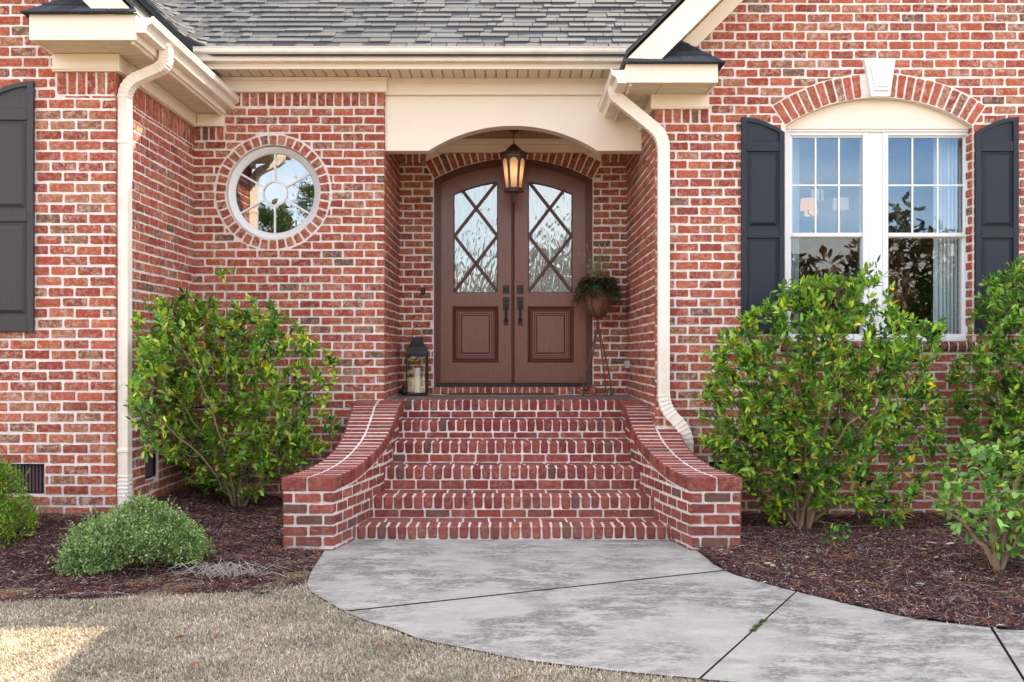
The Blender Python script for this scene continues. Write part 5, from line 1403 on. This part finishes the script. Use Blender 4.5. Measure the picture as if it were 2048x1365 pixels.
for sx in (-1, 1):
    c_ = (bowl_c[0]+sx*(RB+.02), YP-.02, zr_+.012); mb.tube([(c_[0]+sx*rr*math.cos(q), c_[1], c_[2]+rr*math.sin(q)) for q, rr in zip(np.linspace(-2.2, 4, 20), np.linspace(.03, .01, 20))], .0038, 5)
mb.tube([(bowl_c[0], YP, zbm+.01), (bowl_c[0], YP, tc_[2]-.02)], .008, 6); mb.tube([(bowl_c[0]+.032*math.cos(a), YP+.032*math.sin(a), tc_[2]+.01) for a in np.linspace(0, 2*math.pi, 13)[:-1]], .005, 5, closed=True)
place(mb.build('basket', M['iron'], smooth=True), ps)
mb = MB(); mb.lathe([(.02, zbm+.006), (.07, zbm+.03), (.115, zbm+.09), (.14, zbm+.16), (.148, zr_), (.150, zr_+.02), (.13, zr_+.025), (.12, zr_-.01)], (bowl_c[0], YP, 0), 24); place(mb.build('liner', M['coir'], smooth=True), ps)
pl = empty('potted_plant', (bowl_c[0], YP, zr_)); tag(pl, 'dark trailing foliage with tall dry grass plumes in the basket of the iron stand', 'plant')
r = np.random.RandomState(77); n = 3400
a = r.uniform(0, 2*np.pi, n); el = r.uniform(-.5, 1.3, n); rd = r.uniform(.3, 1, n)
pos = np.stack([bowl_c[0]+rd*.22*np.cos(a)*np.cos(el*.6), YP+rd*.17*np.sin(a)*np.cos(el*.6), zr_+.05+rd*.12*np.sin(el)], 1)
pos[:, 2] -= np.clip(np.hypot(pos[:, 0]-bowl_c[0], pos[:, 1]-YP)-.12, 0, 1)*1.1
d = np.stack([np.cos(a)*1.0, np.sin(a)*1.0, np.sin(el)*.6-.1], 1)+r.normal(0, .35, (n, 3)); l_n = r.uniform(.04, .09, n)
cols = np.array([(.05, .06, .028), (.09, .11, .04), (.08, .05, .03), (.18, .17, .07)])[r.choice(4, n, p=[.4, .3, .2, .1])]
place(np_mesh('foliage', leaves_np(pos, d, l_n, l_n*.14, .3, r), 8, LF, cols, M['leafm']), pl)
mb = MB()
for i in range(75):
    a_ = r.uniform(0, 2*np.pi); sp0 = r.uniform(0, .05); L = r.uniform(.18, .47); ln2 = r.uniform(.02, .42); mb.col = tuple(np.array([(.30, .33, .10), (.42, .36, .20), (.22, .24, .08)][i % 3])*r.uniform(.7, 1.1))+(1,)
    b = (bowl_c[0]+sp0*math.cos(a_), YP+sp0*math.sin(a_), zr_+.03); h = math.sqrt(max(L*L-(ln2*L)**2, .01)); e = (b[0]+math.cos(a_)*ln2*L, b[1]+math.sin(a_)*ln2*L, b[2]+h); m = (b[0]+math.cos(a_)*ln2*L*.35, b[1]+math.sin(a_)*ln2*L*.35, b[2]+h*.55)
    mb.tube([b, m, e], [.0025, .002, .001], 4, cap=False)
    if i % 3 == 0:
        mb.col = (.42, .35, .28, 1); e2 = tuple(e[k]+(e[k]-m[k])*.25 for k in range(3)); mb.tube([e, tuple((e[k]+e2[k])/2 for k in range(3)), e2], [.003, .006, .002], 5)
place(mb.build('grass_plumes', M['grassm']), pl)
mb = MB()
for i in range(7):
    x_ = bowl_c[0]-.05+r.uniform(0, .13); mb.lathe([(.004, 0), (.014, .008), (.016, .018), (.006, .028)], (x_, YP-.13+r.uniform(-.01, .02), zr_+.02+r.uniform(-.005, .015)), 7)
M['teal'] = m_paint('teal_petal', (.07, .30, .28), .6, .2)
place(mb.build('teal_flowers', M['teal']), pl)

# ---------------------------------------------------------------- yard behind the camera (seen mirrored in the glass)
def bare_tree(x, y, h, seed, label):
    r = np.random.RandomState(seed); root = empty('bare_tree', (x, y, 0)); tag(root, label, 'tree', 'trees across the yard seen mirrored in the windows')
    tb = MB(); bb = MB()
    def grow(p, d, L, rad, lev):
        n = 5; pts = [p]; q = p.copy(); dd = d.copy()
        for i in range(n): dd = dd+r.normal(0, .10, 3)+np.array([0, 0, .03]); dd /= np.linalg.norm(dd); q = q+dd*L/n; pts.append(q.copy())
        (tb if lev == 0 else bb).tube(pts, [rad*(1-.55*i/n) for i in range(n+1)], 6 if lev < 2 else 3, cap=False)
        if lev < 4:
            for k in range([6, 5, 5, 4][lev]):
                t = r.uniform(.35, 1); i = min(int(t*n), n); nd = dd*.55+r.normal(0, .55, 3)+np.array([0, 0, .25]); nd /= np.linalg.norm(nd); grow(pts[i], nd, L*r.uniform(.45, .7), rad*.45, lev+1)
    grow(np.array([x, y, -.1]), np.array([0, 0, 1.]), h*.42, h*.016, 0)
    place(tb.build('trunk', M['bark']), root); place(bb.build('crown', M['bark']), root)
def pine(x, y, h, seed, label):
    r = np.random.RandomState(seed); root = empty('pine_tree', (x, y, 0)); tag(root, label, 'tree', 'trees across the yard seen mirrored in the windows')
    tb = MB(); tb.tube([(x, y, -.1), (x+.1, y, h*.5), (x, y, h*.97)], [h*.016, h*.011, .03], 8)
    base, dv = [], []
    for i in range(46):
        z = h*(.35+.63*r.rand()**.8); a = r.uniform(0, 2*np.pi); L = (h-z)*.35+h*.06; e = np.array([x+math.cos(a)*L, y+math.sin(a)*L, z+L*.2]); tb.tube([(x, y, z), tuple(e)], [.035, .012], 4)
        for k in range(170):
            t = r.uniform(.45, 1.05); p = np.array([x, y, z])*(1-t)+e*t+r.normal(0, .15, 3); base.append(p); dv.append(r.normal(0, 1, 3)+np.array([math.cos(a), math.sin(a), .5]))
    place(tb.build('trunk', M['bark']), root); base = np.array(base); n = len(base); ln = r.uniform(.09, .18, n)
    place(np_mesh('crown', leaves_np(base, np.array(dv), ln, ln*.35, .05, r), 8, LF, np.array([(.06, .10, .03)])*r.uniform(.6, 1.6, n)[:, None], M['leafm']), root)
for (x, y, h, sd, lb_) in ((-8.0, -19, 10, 1, 'bare branching tree mirrored at the bottom of the round window'), (-13, -24, 12, 2, 'tall bare tree mirrored beside the pine in the round window'),
                           (12.5, -20, 8.2, 3, 'bare spreading tree mirrored in the right sash of the double window'), (17, -26, 9.5, 4, 'slender bare tree mirrored at the right edge of the double window')):
    bare_tree(x, y, h, sd, lb_)
for (x, y, h, sd, lb_) in ((-7.9, -22, 8.7, 5, 'dark pine mirrored at the right of the round window'), (-10.4, -24, 7.6, 6, 'small pine mirrored near the centre of the round window'), (9.8, -24, 6.6, 7, 'low pine mirrored in the left sash of the double window'), (7.2, -26, 7.6, 8, 'pine mirrored at the left edge of the double window')):
    pine(x, y, h, sd, lb_)
r = np.random.RandomState(88); n = 30000; X = r.uniform(-45, 45, n); top = 7.2+1.3*np.sin(X*.35)+.9*np.sin(X*.9+1)+.5*np.sin(X*2.7); Z = r.rand(n)*top; Yw = -38+r.uniform(-2, 2, n)
ln = r.uniform(.35, .8, n); pal2 = np.array([(.12, .10, .055), (.09, .10, .04), (.24, .18, .11), (.16, .13, .07)])
o = np_mesh('woods', leaves_np(np.stack([X, Yw, Z], 1), r.normal(0, 1, (n, 3)), ln, ln*.5, .05, r), 8, LF, pal2[r.randint(4, size=n)]*r.uniform(.6, 1.4, n)[:, None], M['leafm'])
tag(o, 'band of distant winter woods mirrored low in the window glass', 'woods', kind='stuff')
